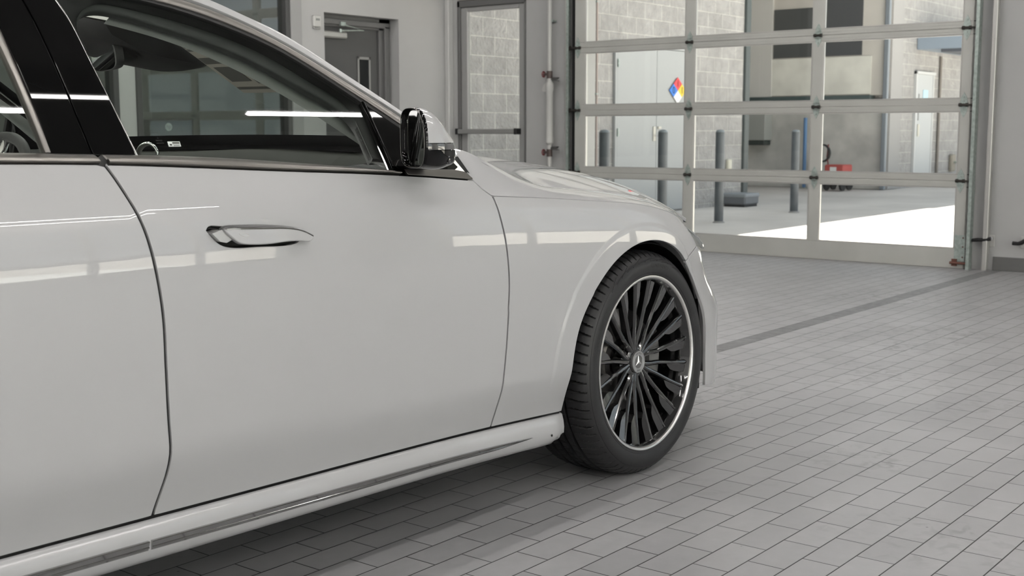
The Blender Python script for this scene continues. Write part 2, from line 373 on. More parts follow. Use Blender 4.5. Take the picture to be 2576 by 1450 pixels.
# overhead doors: local x runs across the width, y is the depth (room side is -y), z up
def overhead_door(name):
    root = thing(name, None, None, kind='structure')
    H = [0, .6773, 1.2549, 1.8325, 2.4101, 2.99]; C = [0, 1.2, 2.4, 3.6]
    for k in range(5):
        z0, z1 = H[k]+.0006, H[k+1]-.0006
        lo = .155 if k == 0 else z0+.048
        f = MB()
        def bar(x0, x1, a, b): f.box((x0, 0, a), (x1, .045, b), .003)
        bar(-.035, 3.665, z0, lo); bar(-.035, 3.665, z1-.048, z1)
        for c, w_ in ((-.035, .12), (1.155, .095), (2.352, .095), (3.57, .095)): bar(c, c+w_, lo, z1-.048)
        for zz in ((z1-.026, z1-.020), (z0+.024, z0+.030)) if k else ((z1-.026, z1-.020),): f.box((.09, -.004, zz[0]), (3.57, 0, zz[1]))
        if k == 0: f.box((-.035, .004, 0.0), (3.665, .04, .004))
        o = f.build('door_section', ALU, root)
        for i, (a, b) in enumerate(((.085, 1.155), (1.25, 2.352), (2.447, 3.57))):
            g = MB()                                    # glazing bead, in its own edge aluminium
            g.box((a, .002, lo), (a+.008, .017, z1-.048)); g.box((b-.008, .002, lo), (b, .017, z1-.048))
            g.box((a, .002, lo), (b, .017, lo+.008)); g.box((a, .002, z1-.056), (b, .017, z1-.048))
            g.build('glazing_bead', ALUD, o)
            MB().box((a+.004, .018, lo+.004), (b-.004, .022, z1-.052)).build('pane', BLDGL, o)
    for k in range(1, 5):
        for i, c in enumerate(C):
            h = MB()
            for s in (1, -1):
                h.prism([(0, .008), (.030, .014), (.022, .055), (0, .095), (-.022, .055), (-.030, .014)], lambda a, b, t, s=s: (c+a, t, H[k]+s*b), -.004, 0)
                for bz in (.030, .060): h.cyl((c, -.010, H[k]+s*bz), (c, -.004, H[k]+s*bz), .006, n=8)
            o = h.build('hinge', GALV, root)
            b = MB(); b.cyl((c-.036, -.013, H[k]), (c+.036, -.013, H[k]), .010, n=12)
            b.box((c-.034, -.016, H[k]-.014), (c-.016, -.002, H[k]+.014)); b.box((c+.016, -.016, H[k]-.014), (c+.034, -.002, H[k]+.014))
            if i in (0, 3):
                s = -1 if i == 0 else 1; b.cyl((c, -.018, H[k]), (c+s*.085, -.018, H[k]), .007, n=10); b.cyl((c+s*.072, -.018, H[k]), (c+s*.085, -.018, H[k]), .022, n=14)
            b.build('hinge_barrel', HINGD, o)
    for s, x in ((-1, -.035), (1, 3.635)):
        t = MB(); t.box((x+s*.055-.012, -.045, 0), (x+s*.055+.012, -.040, 3.0)); t.box((x+s*.055+s*.010, -.045, 0), (x+s*.055+s*.014, .02, 3.0))
        t.build('roller_track', GALV, root)
        MB().box((x+s*.022-.010, .0, 0), (x+s*.022+.012, .03, 3.0)).build('edge_seal', SEAL, root)
    p = MB().box((3.575, -.003, .05), (3.655, 0, .26)); p.build('corner_bracket', GALV, root)
    b = MB()
    for bz in (.09, .17, .24): b.cyl((3.64, -.007, bz), (3.64, -.003, bz), .006, n=10)
    b.cyl((3.55, -.02, .045), (3.70, -.02, .045), .010, n=10); b.cyl((3.68, -.02, .045), (3.70, -.02, .045), .024, n=14)
    b.box((3.56, -.012, .02), (3.60, -.002, .075))
    b.build('bracket_bolts', mat('rusty_bolt', (.13, .05, .035), .6), root)
    MB().box((-.035, .002, -.004), (3.665, .043, .006)).build('bottom_seal', SEAL, root)
    return root
d1 = overhead_door('door_1'); d1.location = (9.58, 6.786, 0); d1.rotation_euler = (0, 0, -math.pi/2)
for i, (loc, rz) in enumerate((((9.58, -.93, 0), -math.pi/2), ((8.79, -5.945, 0), math.pi), ((4.19, -5.945, 0), math.pi), ((-.51, -5.945, 0), math.pi))):
    d = copy_tree(d1); d.name = 'door_%d' % (i+4); d.location = loc; d.rotation_euler = (0, 0, rz)

# grey steel door in its recess, left wall
r = thing('door_2', None, None, (8.38, YL+.15, 0), kind='structure'); o0 = r.location.copy()
MB().box((-.47, -.02, 0), (.35, .02, 2.10)).build('door_leaf', DOORG, r)
f = MB(); f.box((.35, -.04, 0), (.50, .05, 2.14), .004); f.box((-.55, -.04, 2.03), (.51, .05, 2.14), .004); f.box((-.55, -.04, 0), (-.47, .05, 2.14), .004); f.box((.40, -.07, 0), (.46, -.04, 2.07), .004); f.box((-.50, -.07, 2.05), (.46, -.04, 2.10), .004)
f.build('door_frame', DFRAME, r)
f = MB()
for a, b in (((.07, -.03, 1.0), (.09, -.02, 1.77)), ((.22, -.03, 1.0), (.24, -.02, 1.77)), ((.07, -.03, 1.745), (.24, -.02, 1.77)), ((.07, -.03, 1.0), (.24, -.02, 1.025))): f.box(a, b, .003)
vf = f.build('vision_frame', mat('vision_frame_grey', (.26, .26, .25), .5), r)
MB().box((.09, -.024, 1.025), (.22, -.021, 1.745)).build('vision_pane', mat('wired_glass_dark', (.012, .013, .013), .12), vf)
MB().box((.205, -.0235, 1.03), (.215, -.0205, 1.74)).build('pane_bead', ALUD, vf)
c = MB().box((-.44, -.075, 1.925), (-.10, -.02, 1.985), .012).build('door_closer', mat('closer_aluminium', (.42, .42, .40), .4, metal=.4), r)
a = MB(); a.tube([(-.20, -.085, 1.995), (.08, -.10, 2.01), (-.17, -.075, 2.055)], .009, 8); a.cyl((-.20, -.08, 1.98), (-.20, -.08, 2.01), .014, n=12); a.box((-.20, -.09, 2.04), (-.14, -.06, 2.075)); a.build('closer_arm', GALV, c)

# glazed door beside the corner, front wall
r = thing('door_3', None, None, (XF+.02, 7.88, 0), kind='structure')
f = MB(); f.box((-.03, .40, 0), (.07, .435, 2.36), .004); f.box((-.03, -.435, 0), (.07, -.42, 2.36), .004); f.box((-.03, -.435, 2.30), (.07, .435, 2.36), .004)
f.build('door_frame', DFRAME, r)
f = MB(); f.box((-.01, .32, .01), (.04, .40, 2.295), .004); f.box((-.01, -.42, .01), (.04, -.345, 2.295), .004); f.box((-.01, -.345, 2.255), (.04, .32, 2.295), .004); f.box((-.01, -.345, .01), (.04, .32, .25), .004)
lf = f.build('door_leaf', TRIMG, r)
MB().box((.012, -.345, .25), (.018, .32, 2.255)).build('pane', BLDGL, lf)
pb = MB().box((-.085, -.345, 1.035), (-.045, .40, 1.085), .008).build('push_bar', mat('push_bar_grey', (.24, .24, .235), .4), lf)
b = MB(); b.box((-.09, .39, 1.03), (-.01, .425, 1.09), .004); b.box((-.09, -.37, 1.03), (-.01, -.335, 1.09), .004); b.build('bar_end_cap', BLACKP, lf)

# windows of the office in the left wall
for i, (x0, x1) in enumerate(((5.88, 7.49), (4.3, 5.72), (2.75, 4.25), (1.2, 2.7))):
    r = thing('window_%d' % (i+1), None, None, ((x0+x1)/2, YL, .75), kind='structure'); hw = (x1-x0)/2
    f = MB()
    for a, b in (((-hw, -.02, 0), (-hw+.05, .10, 2.25)), ((hw-.05, -.02, 0), (hw, .10, 2.25)), ((-hw, -.02, 0), (hw, .10, .05)), ((-hw, -.02, 2.2), (hw, .10, 2.25))): f.box(a, b, .004)
    f.build('window_frame', mat('dark_window_frame', (.05, .05, .05), .4), r)
    MB().box((-hw+.05, .035, .05), (hw-.05, .041, 2.2)).build('pane', OFFGL, r)
    if i == 0: MB().box((hw+.0, -.028, -.05), (hw+.13, -.0, 2.30), .006).build('window_casing', TRIMG, r)
# dim office behind
OFF = mat('office_wall_paint', (.33, .335, .33), .8)
mb = MB(); mb.box((.5, 11.2, 0), (8.1, 11.3, 3.2)); mb.box((.4, YL+.15, 0), (.5, 11.3, 3.2)); mb.box((8.0, YL+.20, 0), (8.06, 11.3, 3.2))
struct('wall_office', mb, OFF)
struct('ceiling_office', MB().box((.4, YL+.15, 3.2), (8.1, 11.3, 3.3)), OFF)
struct('floor_office', MB().box((.4, YL+.15, -.1), (8.1, 11.3, 0)), mat('office_carpet', (.05, .05, .05), .95))
t = thing('office_desk', 'grey office desk behind the glass of the left wall, under the monitors', 'desk', (6.5, 9.35, 0))
MB().box((-1.1, -.35, .70), (1.1, .35, .74), .005).build('desk_top', mat('desk_laminate', (.14, .14, .13), .5), t)
for sx in (-1, 1): MB().box((sx*1.05-.03, -.33, 0), (sx*1.05+.03, .33, .70)).build('leg', BLACKP, t)
t = thing('office_fill_lamp', 'added strip lamp that brightens the dim office behind the left wall windows', 'ceiling lamp', (6.2, 8.95, 3.0))  # lamp added to brighten the office behind the glass
MB().box((-.9, -.06, .03), (.9, .06, .09), .006).build('lamp_housing', mat('office_fill_white', (.6, .6, .6), .5), t)
MB().box((-.88, -.05, 0), (.88, .05, .03)).build('lamp_diffuser', mat('office_fill_diffuser', (.9, .9, .9), .5, emit=((1, .98, .95), 14)), t)
MB().cyl((0, 0, .09), (0, 0, .2), .01, n=8).build('suspension_rod', GALV, t)
def monitor(x, y, label, logo):
    t = thing('computer_monitor', label, 'monitor', (x, y, .74), group='monitors on the office desk')
    MB().box((-.28, -.02, .10), (.28, .02, .44), .012).build('screen_shell', mat('monitor_grey', (.055, .06, .06), .5), t)
    s = MB(); s.cyl((0, .02, 0), (0, .02, .2), .025, n=14); s.box((-.12, -.1, -.0), (.12, .1, .015), .004); s.build('stand', BLACKP, t)
    if logo:
        d = MB(); d.cyl((0, -.0235, .365), (0, -.0205, .365), .036, n=40)
        dk = d.build('logo_badge', mat('badge_white', (.75, .77, .76), .5), t)
        text_mesh('hp', .052, lambda a, b: (a, -.0245, b+.368)).build('logo_letters', mat('badge_grey', (.28, .30, .30), .5), dk)
    return t
monitor(6.80, 9.30, 'dark monitor back with a round white logo badge, behind the office glass', True)
monitor(6.05, 9.42, 'plain dark monitor back beside the logo monitor, behind the office glass', False)

# strip lamps in rows along the bay, three rows added for more light
def lamp(x, y, label):
    t = thing('strip_lamp', label, 'ceiling lamp', (x, y, 4.2), group='strip lamps under the ceiling')
    MB().box((-1.2, -.042, .03), (1.2, .042, .07), .006).build('lamp_housing', mat('lamp_housing_white', (.6, .6, .6), .5), t)
    MB().box((-1.19, -.021, 0), (1.19, .021, .03)).build('lamp_diffuser', TUBE, t)
    for sx in (-1, 1): MB().cyl((sx*.9, 0, .07), (sx*.9, 0, .4), .004, n=6).build('suspension_rod', GALV, t)
for yy, nm in ((.2, 'row above the near side of the car'), (-4.2, 'row by the right-hand doors'), (-5.3, 'row added for light closest to the right-hand wall'), (4.4, 'row past the far side of the car'), (7.4, 'row along the office windows'), (2.4, 'row added for light above the middle of the car'), (5.9, 'row added for light between car and office windows')):
    for k, (xx, pl) in enumerate(((6.0, 'by the front wall'), (2.7, 'mid-bay'), (-.8, 'behind the middle'), (-4.1, 'at the back wall'))):
        if yy == .2 or xx > -2: lamp(xx, yy, 'strip lamp %s, %s' % (pl, nm))

for xx, nm in ((-.8, 'strip lamp added for light between the two right-hand rows, nearer'), (-4.1, 'strip lamp added for light between the two right-hand rows, at the back wall')): lamp(xx, -2.0, nm)  # two lamps added for side light, clear of the car's reflections
# white standpipe with valves on the front wall
t = thing('standpipe', 'white vertical water pipe with red valves between glazed door and overhead door', 'pipe', (9.56, 7.10, 0))
p = MB(); p.cyl((0, 0, 0), (0, 0, 3.4), .020, n=20); p.build('pipe', WHITEP, t, ang=40)
p = MB(); p.lathe([(.020, .93), (.037, .95), (.037, 1.0), (.034, 1.0), (.034, 1.44), (.040, 1.45), (.040, 1.51), (.028, 1.53), (.022, 1.56)], (0, 0, 0), (0, 0, 1), 24); p.build('filter_body', WHITEP, t, ang=40)
MB().prism([(0, 1.53), (.06, 1.50), (.075, 1.45), (.06, 1.435), (0, 1.44)], lambda a, b, u: (u, a, b), -.02, .02).build('filter_branch', WHITEP, t)
for z in (1.60, .86):
    v = MB(); v.cyl((0, 0, z-.04), (0, 0, z+.03), .028, n=14); v.cyl((0, 0, z), (-.01, .055, z), .012, n=10); vb = v.build('valve_body', mat('valve_brass_dark', (.07, .05, .045), .5), t, ang=40)
    h = MB(); h.lathe([(.026, -.006), (.032, 0), (.026, .006), (.020, 0)], (-.012, .062, z), (0, 1, 0), 20, closed=True); h.box((-.040, .058, z-.004), (.016, .066, z+.004)); h.box((-.016, .058, z-.028), (-.008, .066, z+.028)); h.build('hand_wheel', REDV, vb, ang=40)
    c = MB(); s = .05 if z > 1 else -.04
    c.tube([(0, -.02, z-s), (0, -.08, z-s), (0, -.10, z-s+.01)], .010, 8); c.box((-.02, -.10, z-s-.018), (.02, -.04, z-s-.012)); c.box((-.02, -.10, z-s+.012), (.02, -.04, z-s+.018)); c.box((-.008, -.03, z-s-.010), (.008, -.05, z-s+.010)); c.build('drain_tap', mat('tap_zinc', (.16, .16, .155), .45, metal=.5), t)
for z in (.35, 2.1): MB().box((0, -.03, z-.01), (.068, .03, z+.01)).build('pipe_clamp', GALV, t)

# wall box by the grey door
t = thing('thermostat', 'small white thermostat on the wall left of the grey door', 'thermostat', (7.805, YL, 2.045))
MB().box((-.045, -.028, -.045), (.045, 0, .055), .006).build('thermostat_case', mat('old_white_plastic', (.50, .50, .48), .5), t)
MB().box((-.020, -.031, .010), (.025, -.027, .030)).build('display', mat('display_grey', (.22, .23, .22), .3), t)
MB().box((-.045, -.024, -.062), (.045, 0, -.050), .003).build('thermostat_base', mat('old_white_plastic_base', (.36, .36, .35), .5), t)

# hose couplings low on the front wall
for y, lab in ((2.955, 'black hose coupling on a white plate right beside the door track'), (2.705, 'black bent hose coupling on a white plate at the right edge')):
    t = thing('hose_coupling', lab, 'hose coupling', (XF, y, .225), group='hose couplings low on the front wall')
    MB().box((-.006, -.030, -.045), (0, .030, .045), .003).build('wall_plate', WHITEP, t)
    MB().cyl((-.008, -.012, .022), (-.045, -.012, .022), .014, n=16).build('spigot', CHROME, t, ang=40)
    n = MB()
    if y > 2.9: n.tube([(-.045, -.012, .018), (-.05, .03, .008), (-.05, .085, .006), (-.05, .13, .0)], [.015, .014, .015, .012], 12)
    else: n.tube([(-.045, -.012, .018), (-.05, .010, .0), (-.05, .035, -.008), (-.05, .075, -.006)], [.015, .016, .014, .015], 12)
    n.build('nozzle', BLACKP, t, ang=50)

# ---------------------------------------------------------------- outside
struct('ground', MB().box((9.66, -30, -.3), (60, 20, -.012)), CONC)
struct('ground_side', MB().box((-30, -40, -.3), (9.66, YR-.2, -.012)), CONCS)
struct('wall_bounce', MB().box((-25, -15.4, -.05), (9.0, -15, 7.5)), CONCS)  # unseen white wall added to bounce side light through the right-hand doors
struct('wall_outside', MB().box((9.80, 8.64, -.05), (16.40, 9.0, 5.25)), BLOCK)
mb = MB(); mb.box((16.2, 12.6, -.05), (22.1, 12.9, 4.9)); mb.box((16.2, 9.0, -.05), (16.40, 12.6, 4.9))
struct('wall_sun_block', mb, BLOCK)  # unseen walls added to keep the sun off the locker and facade
mb = MB(); mb.box((21.90, 8.64, -.05), (40, 9.0, 5.6))
struct('wall_far', mb, BLOCK)
struct('trim_3', MB().box((16.36, 8.60, 0), (16.50, 9.0, 4.2), .01), mat('dark_downpipe', (.06, .075, .075), .5))
struct('trim_4', MB().box((21.66, 8.575, 0), (21.74, 8.66, 4.9), .01), mat('blue_grey_post', (.22, .25, .28), .5))
struct('trim_5', MB().box((21.90, 8.60, 0), (22.42, 8.66, 4.9)), mat('shaded_pier', (.34, .335, .33), .8))  # the pier's shade is put into its flat grey
struct('roof_shade', MB().box((16.40, 8.64, 4.9), (21.90, 12.9, 5.4)), SHADESLAB)  # unseen slab added to shade the ground in front of the recess
# facade that closes the yard
FX = 21.72
mb = MB(); mb.box((FX, 8.64, 1.70), (FX+.3, 12.6, 5.6)); 
struct('wall_facade', mb, mat('tan_render', (.62, .59, .54), .85, noise=(2, .06, 4)))
struct('wall_facade_pier', MB().box((FX-.03, 10.86, 1.70), (FX, 11.34, 5.6)), mat('pale_render', (.66, .65, .62), .85))
struct('wall_facade_base', MB().box((FX+.05, 8.64, 0), (FX+.3, 12.6, 1.62)), mat('stained_concrete', (.55, .54, .51), .85, noise=(2.5, .18, 6)))
struct('trim_6', MB().box((FX-.04, 8.9, 1.62), (FX+.3, 12.6, 1.70)), mat('dark_sill', (.07, .10, .10), .5))
struct('window_5', MB().box((FX-.015, 10.05, 2.42), (FX-.002, 10.84, 3.32)), mat('dark_facade_glass', (.09, .095, .095), .12))
struct('window_6', MB().box((FX-.015, 9.09, 2.42), (FX-.002, 9.82, 5.2)), mat('dark_facade_glass_two', (.07, .075, .08), .10))
struct('trim_7', MB().box((FX-.02, 8.9, 1.72), (FX-.005, 11.30, 2.40)), mat('pale_reflection_band', (.80, .79, .72), .6, noise=(3, .10, 4)))  # pale glass reflection put into the band's colour
t = thing('storage_locker', 'grey wall locker with a dark underside on the far base wall', 'locker', (FX+.05, 11.08, .88))
MB().box((-.30, -.22, 0), (0, .27, .75), .01).build('locker_body', mat('locker_grey', (.36, .37, .35), .6), t)
MB().box((-.28, -.20, -.09), (-.01, .24, 0), .01).build('locker_underside', mat('locker_dark', (.05, .06, .055), .6), t)
t = thing('blue_post', 'thin blue upright post in front of the far grey wall', 'post', (21.5, 10.05, 0)); MB().cyl((0, 0, 0), (0, 0, 1.30), .034, n=14).build('post_tube', mat('blue_paint', (.10, .22, .42), .5), t, ang=40)
MB().box((-.07, -.07, 0), (.07, .07, .012)).build('post_base', GALV, t)
t = thing('pressure_washer', 'red pressure washer with a coiled black hose in the far yard', 'pressure washer', (21.0, 9.16, 0))
MB().box((-.2, -.18, .24), (.2, .18, .46), .02).build('washer_body', mat('washer_red', (.45, .07, .06), .5), t)
MB().box((-.205, -.05, .29), (-.2, .07, .42)).build('washer_label', mat('label_white', (.8, .8, .8), .5), t)
MB().tube([(0, .17, .3), (0, .22, .6), (0, .20, .82)], .015, 8).build('handle', REDV, t)
m_ = MB()
for k in range(4): m_.tube([(-.04+.02*k, .30+.13*math.cos(a), .66+.15*math.sin(a)) for a in [2*math.pi*i/24 for i in range(24)]], .014, 6, closed=True)
m_.build('hose_coil', BLACKP, t)
for (x, y) in ((-.15, -.15), (-.15, .15), (.15, -.15), (.15, .15)): MB().cyl((x, y-.02, .13), (x, y+.02, .13), .13, n=18).build('wheel', BLACKP, t)
# double steel door on the block wall
r = thing('door_8', None, None, (13.93, 8.64, 0), kind='structure')
LG = mat('pale_blue_grey_paint', (.385, .40, .405), .5)
f = MB(); f.box((-.98, -.04, 0), (-.93, .0, 2.17), .004); f.box((.93, -.04, 0), (.98, .0, 2.17), .004); f.box((-.98, -.04, 2.12), (.98, .0, 2.17), .004); f.build('door_frame', LG, r)
for s in (-1, 1):
    l = MB().box((min(s*.004, s*.925), -.035, .01), (max(s*.004, s*.925), -.005, 2.115), .003).build('door_leaf', LG, r)
    for z in (1.90, 1.045, .25): MB().cyl((s*.93, -.05, z-.05), (s*.93, -.05, z+.05), .012, n=10).build('hinge', GALV, l)
h = MB(); h.box((-.09, -.05, .93), (-.03, -.035, 1.12), .004); h.build('lock_plate', mat('lock_brass_pale', (.62, .60, .54), .4), r)
MB().tube([(-.06, -.04, 1.0), (-.06, -.10, 1.0), (.03, -.10, 1.0)], .010, 8).build('lever', CHROME, r)
MB().box((.02, -.06, 1.09), (.09, -.035, 1.12), .003).build('pull_guard', mat('guard_pale', (.62, .60, .54), .4), r)
# hazard diamond on the double door
t = thing('hazard_sign', 'diamond hazard sign in red, blue, yellow and white on the pale double door', 'sign', (14.43, 8.59, 1.595))
Q = .175
for nm, c, dx, dz in (('red_quarter', (.75, .05, .06), 0, 1), ('blue_quarter', (.03, .20, .70), -1, 0), ('yellow_quarter', (.80, .58, .03), 1, 0), ('white_quarter', (.82, .82, .82), 0, -1)):
    MB().prism([(dx*Q/2+a*Q/2*.99, dz*Q/2+b*Q/2*.99) for a, b in ((0, 1), (1, 0), (0, -1), (-1, 0))], lambda a, b, u: (a*1.22, u, b), -.004, .002).build(nm, mat('sign_'+nm, c, .5), t)
for ch, dx, dz in (('1', 0, 1), ('0', -1, 0), ('1', 1, 0)): text_mesh(ch, .13, lambda a, b: (dx*Q/2*1.22+a, -.006, dz*Q/2+b)).build('numeral', BLACKP, t)
# bollards in a row
for x, y, lab in ((10.35, 7.00, 'dark grey bollard nearest the overhead door, seen far left'), (11.60, 7.08, 'dark grey bollard in front of the right leaf of the double door'),
                  (12.89, 7.09, 'dark grey bollard beside the low grey drain box'), (15.08, 7.18, 'dark grey bollard farthest out, before the far grey wall')):
    t = thing('bollard', lab, 'bollard', (x, y, -.012), group='bollards in the yard')
    MB().cyl((0, 0, 0), (0, 0, 1.06), .053, n=28).build('post', mat('bollard_blue_grey', (.075, .088, .10), .45, noise=(6, .25, 4)), t, ang=40)
    MB().lathe([(.053, 1.06), (.045, 1.078), (.02, 1.088), (0, 1.09)], (0, 0, 0), (0, 0, 1), 28).build('cap', mat('bollard_cap_grey', (.20, .23, .25), .4), t, ang=40)
    MB().lathe([(.07, 0), (.07, .006), (.053, .02)], (0, 0, 0), (0, 0, 1), 28).build('base_ring', mat('base_grout', (.30, .29, .28), .8), t, ang=40)
t = thing('drain_box', 'low dark grey utility box at the foot of the block wall', 'utility box', (15.7, 8.44, -.012))
m_ = MB().box((0, -.22, .03), (.42, .14, .17), .02); m_.build('box_body', mat('utility_grey', (.13, .14, .155), .5), t)
MB().box((-.01, -.23, .13), (.43, .15, .19), .015).build('box_lid', mat('utility_lid', (.24, .26, .28), .5), t)
MB().box((.02, -.20, 0), (.40, .12, .03)).build('box_foot', BLACKP, t)
t = thing('outlet_cover', 'cream weatherproof outlet cover on the block wall', 'outlet', (15.93, 8.64, .58)); MB().box((-.05, -.05, -.07), (.06, 0, .075), .012).build('cover', mat('cream_plastic', (.62, .60, .50), .5), t)
MB().box((-.02, -.056, -.045), (.035, -.05, .045), .004).build('flap', mat('cream_flap', (.68, .66, .58), .5), t)
t = thing('wall_panel', 'blue-grey upright panel at the left end of the block wall', 'panel', (12.42, 8.64, 0)); MB().box((-.16, -.03, 0), (.06, 0, 3.4), .004).build('panel_sheet', mat('panel_blue_grey', (.21, .24, .27), .4), t)
t = thing('downpipe', 'thin pinkish downpipe beside the blue-grey panel', 'pipe', (12.54, 8.60, 0)); MB().cyl((0, 0, 0), (0, 0, 3.4), .014, n=12).build('pipe', mat('pink_copper', (.42, .35, .32), .5), t, ang=40)
for z in (.55, 1.5, 2.6): MB().box((-.02, -.012, z), (.02, .04, z+.02)).build('pipe_clip', GALV, t)
# far wall: awning, white door, conduit
r = thing('door_9', None, None, (23.60, 8.64, 0), kind='structure'); MB().box((-.42, -.04, .0), (.42, -.005, 2.12), .004).build('door_leaf', mat('pale_door', (.46, .48, .49), .5), r)
f = MB(); f.box((-.47, -.05, 0), (-.42, 0, 2.17)); f.box((.42, -.05, 0), (.47, 0, 2.17)); f.box((-.47, -.07, 2.12), (.50, 0, 2.17)); f.build('door_frame', mat('pale_door_frame', (.55, .56, .56), .5), r)
MB().box((-.33, -.06, .95), (-.25, -.04, 1.18), .004).build('lock_plate', mat('lock_cream', (.60, .58, .50), .5), r)
MB().box((-.32, -.045, 1.25), (-.28, -.04, 1.75)).build('vision_slit', mat('slit_dark', (.12, .12, .11), .3), r)
t = thing('notice', 'small blue and white notice on the far pale door', 'notice', (23.62, 8.596, 1.73)); MB().box((-.12, -.004, -.10), (.14, 0, .10)).build('notice_sheet', mat('notice_blue', (.45, .66, .78), .5), t)
t = thing('awning', 'blue-grey metal awning over the far pale door', 'awning', (23.2, 8.1, 2.55)); MB().box((0, -.42, .02), (2.6, .535, .24), .01).build('awning_fascia', mat('awning_blue', (.30, .36, .43), .5), t)
MB().box((.05, -.42, -.04), (2.6, .10, .02), .004).build('awning_beam', mat('awning_dark', (.10, .11, .13), .5), t)
t = thing('conduit', 'thin brown conduit running up the far block wall', 'pipe', (24.45, 8.61, 0)); MB().cyl((0, 0, 0), (0, 0, 2.50), .028, n=10).build('pipe', mat('conduit_brown', (.22, .20, .18), .6), t, ang=40)
t = thing('hose_bib_box', 'small weathered hose tap box on the far block wall', 'tap', (25.3, 8.64, .42)); MB().box((-.11, -.08, -.18), (.11, 0, .16), .02).build('box_body', mat('weathered_tan', (.32, .29, .24), .7), t)
MB().tube([(0, -.08, .0), (0, -.15, .0), (0, -.16, -.08)], .02, 8).build('tap', GALV, t)

# ---------------------------------------------------------------- the car
CAR = thing('car', 'white saloon car with black multi-spoke wheels, standing on the tiled floor', 'car', (1.7, CY, 0))
CARP = Vector((1.7, CY, 0))
def flip(fn): return lambda a, b: (lambda p: (p[0], 2*CY-p[1], p[2]))(fn(a, b))
def inside(p, poly):
    x, y = p; c = False; n = len(poly); j = n-1
    for i in range(n):
        xi, yi = poly[i]; xj, yj = poly[j]
        if (yi > y) != (yj > y) and x < (xj-xi)*(y-yi)/(yj-yi)+xi: c = not c
        j = i
    return c
def area(poly): return sum(poly[i-1][0]*poly[i][1]-poly[i][0]*poly[i-1][1] for i in range(len(poly)))/2
def inset(poly, d):
    if area(poly) < 0: poly = poly[::-1]
    n = len(poly); out = []
    for i in range(n):
        a, b, c = (np.array(poly[k % n]) for k in (i-1, i, i+1))
        e, f = b-a, c-b; e = e/(np.linalg.norm(e)+1e-12); f = f/(np.linalg.norm(f)+1e-12)
        n1, n2 = np.array([-e[1], e[0]]), np.array([-f[1], f[0]]); m = n1+n2; m /= max(np.linalg.norm(m), .5)
        k = 1/max(.5, float(m@n1)); out.append(tuple(b+m*d*k))
    return out
def dedupe(poly, eps=1e-4):
    out = []
    for p in poly:
        if not out or math.hypot(p[0]-out[-1][0], p[1]-out[-1][1]) > eps: out.append((float(p[0]), float(p[1])))
    if math.hypot(out[0][0]-out[-1][0], out[0][1]-out[-1][1]) < eps: out.pop()
    return out
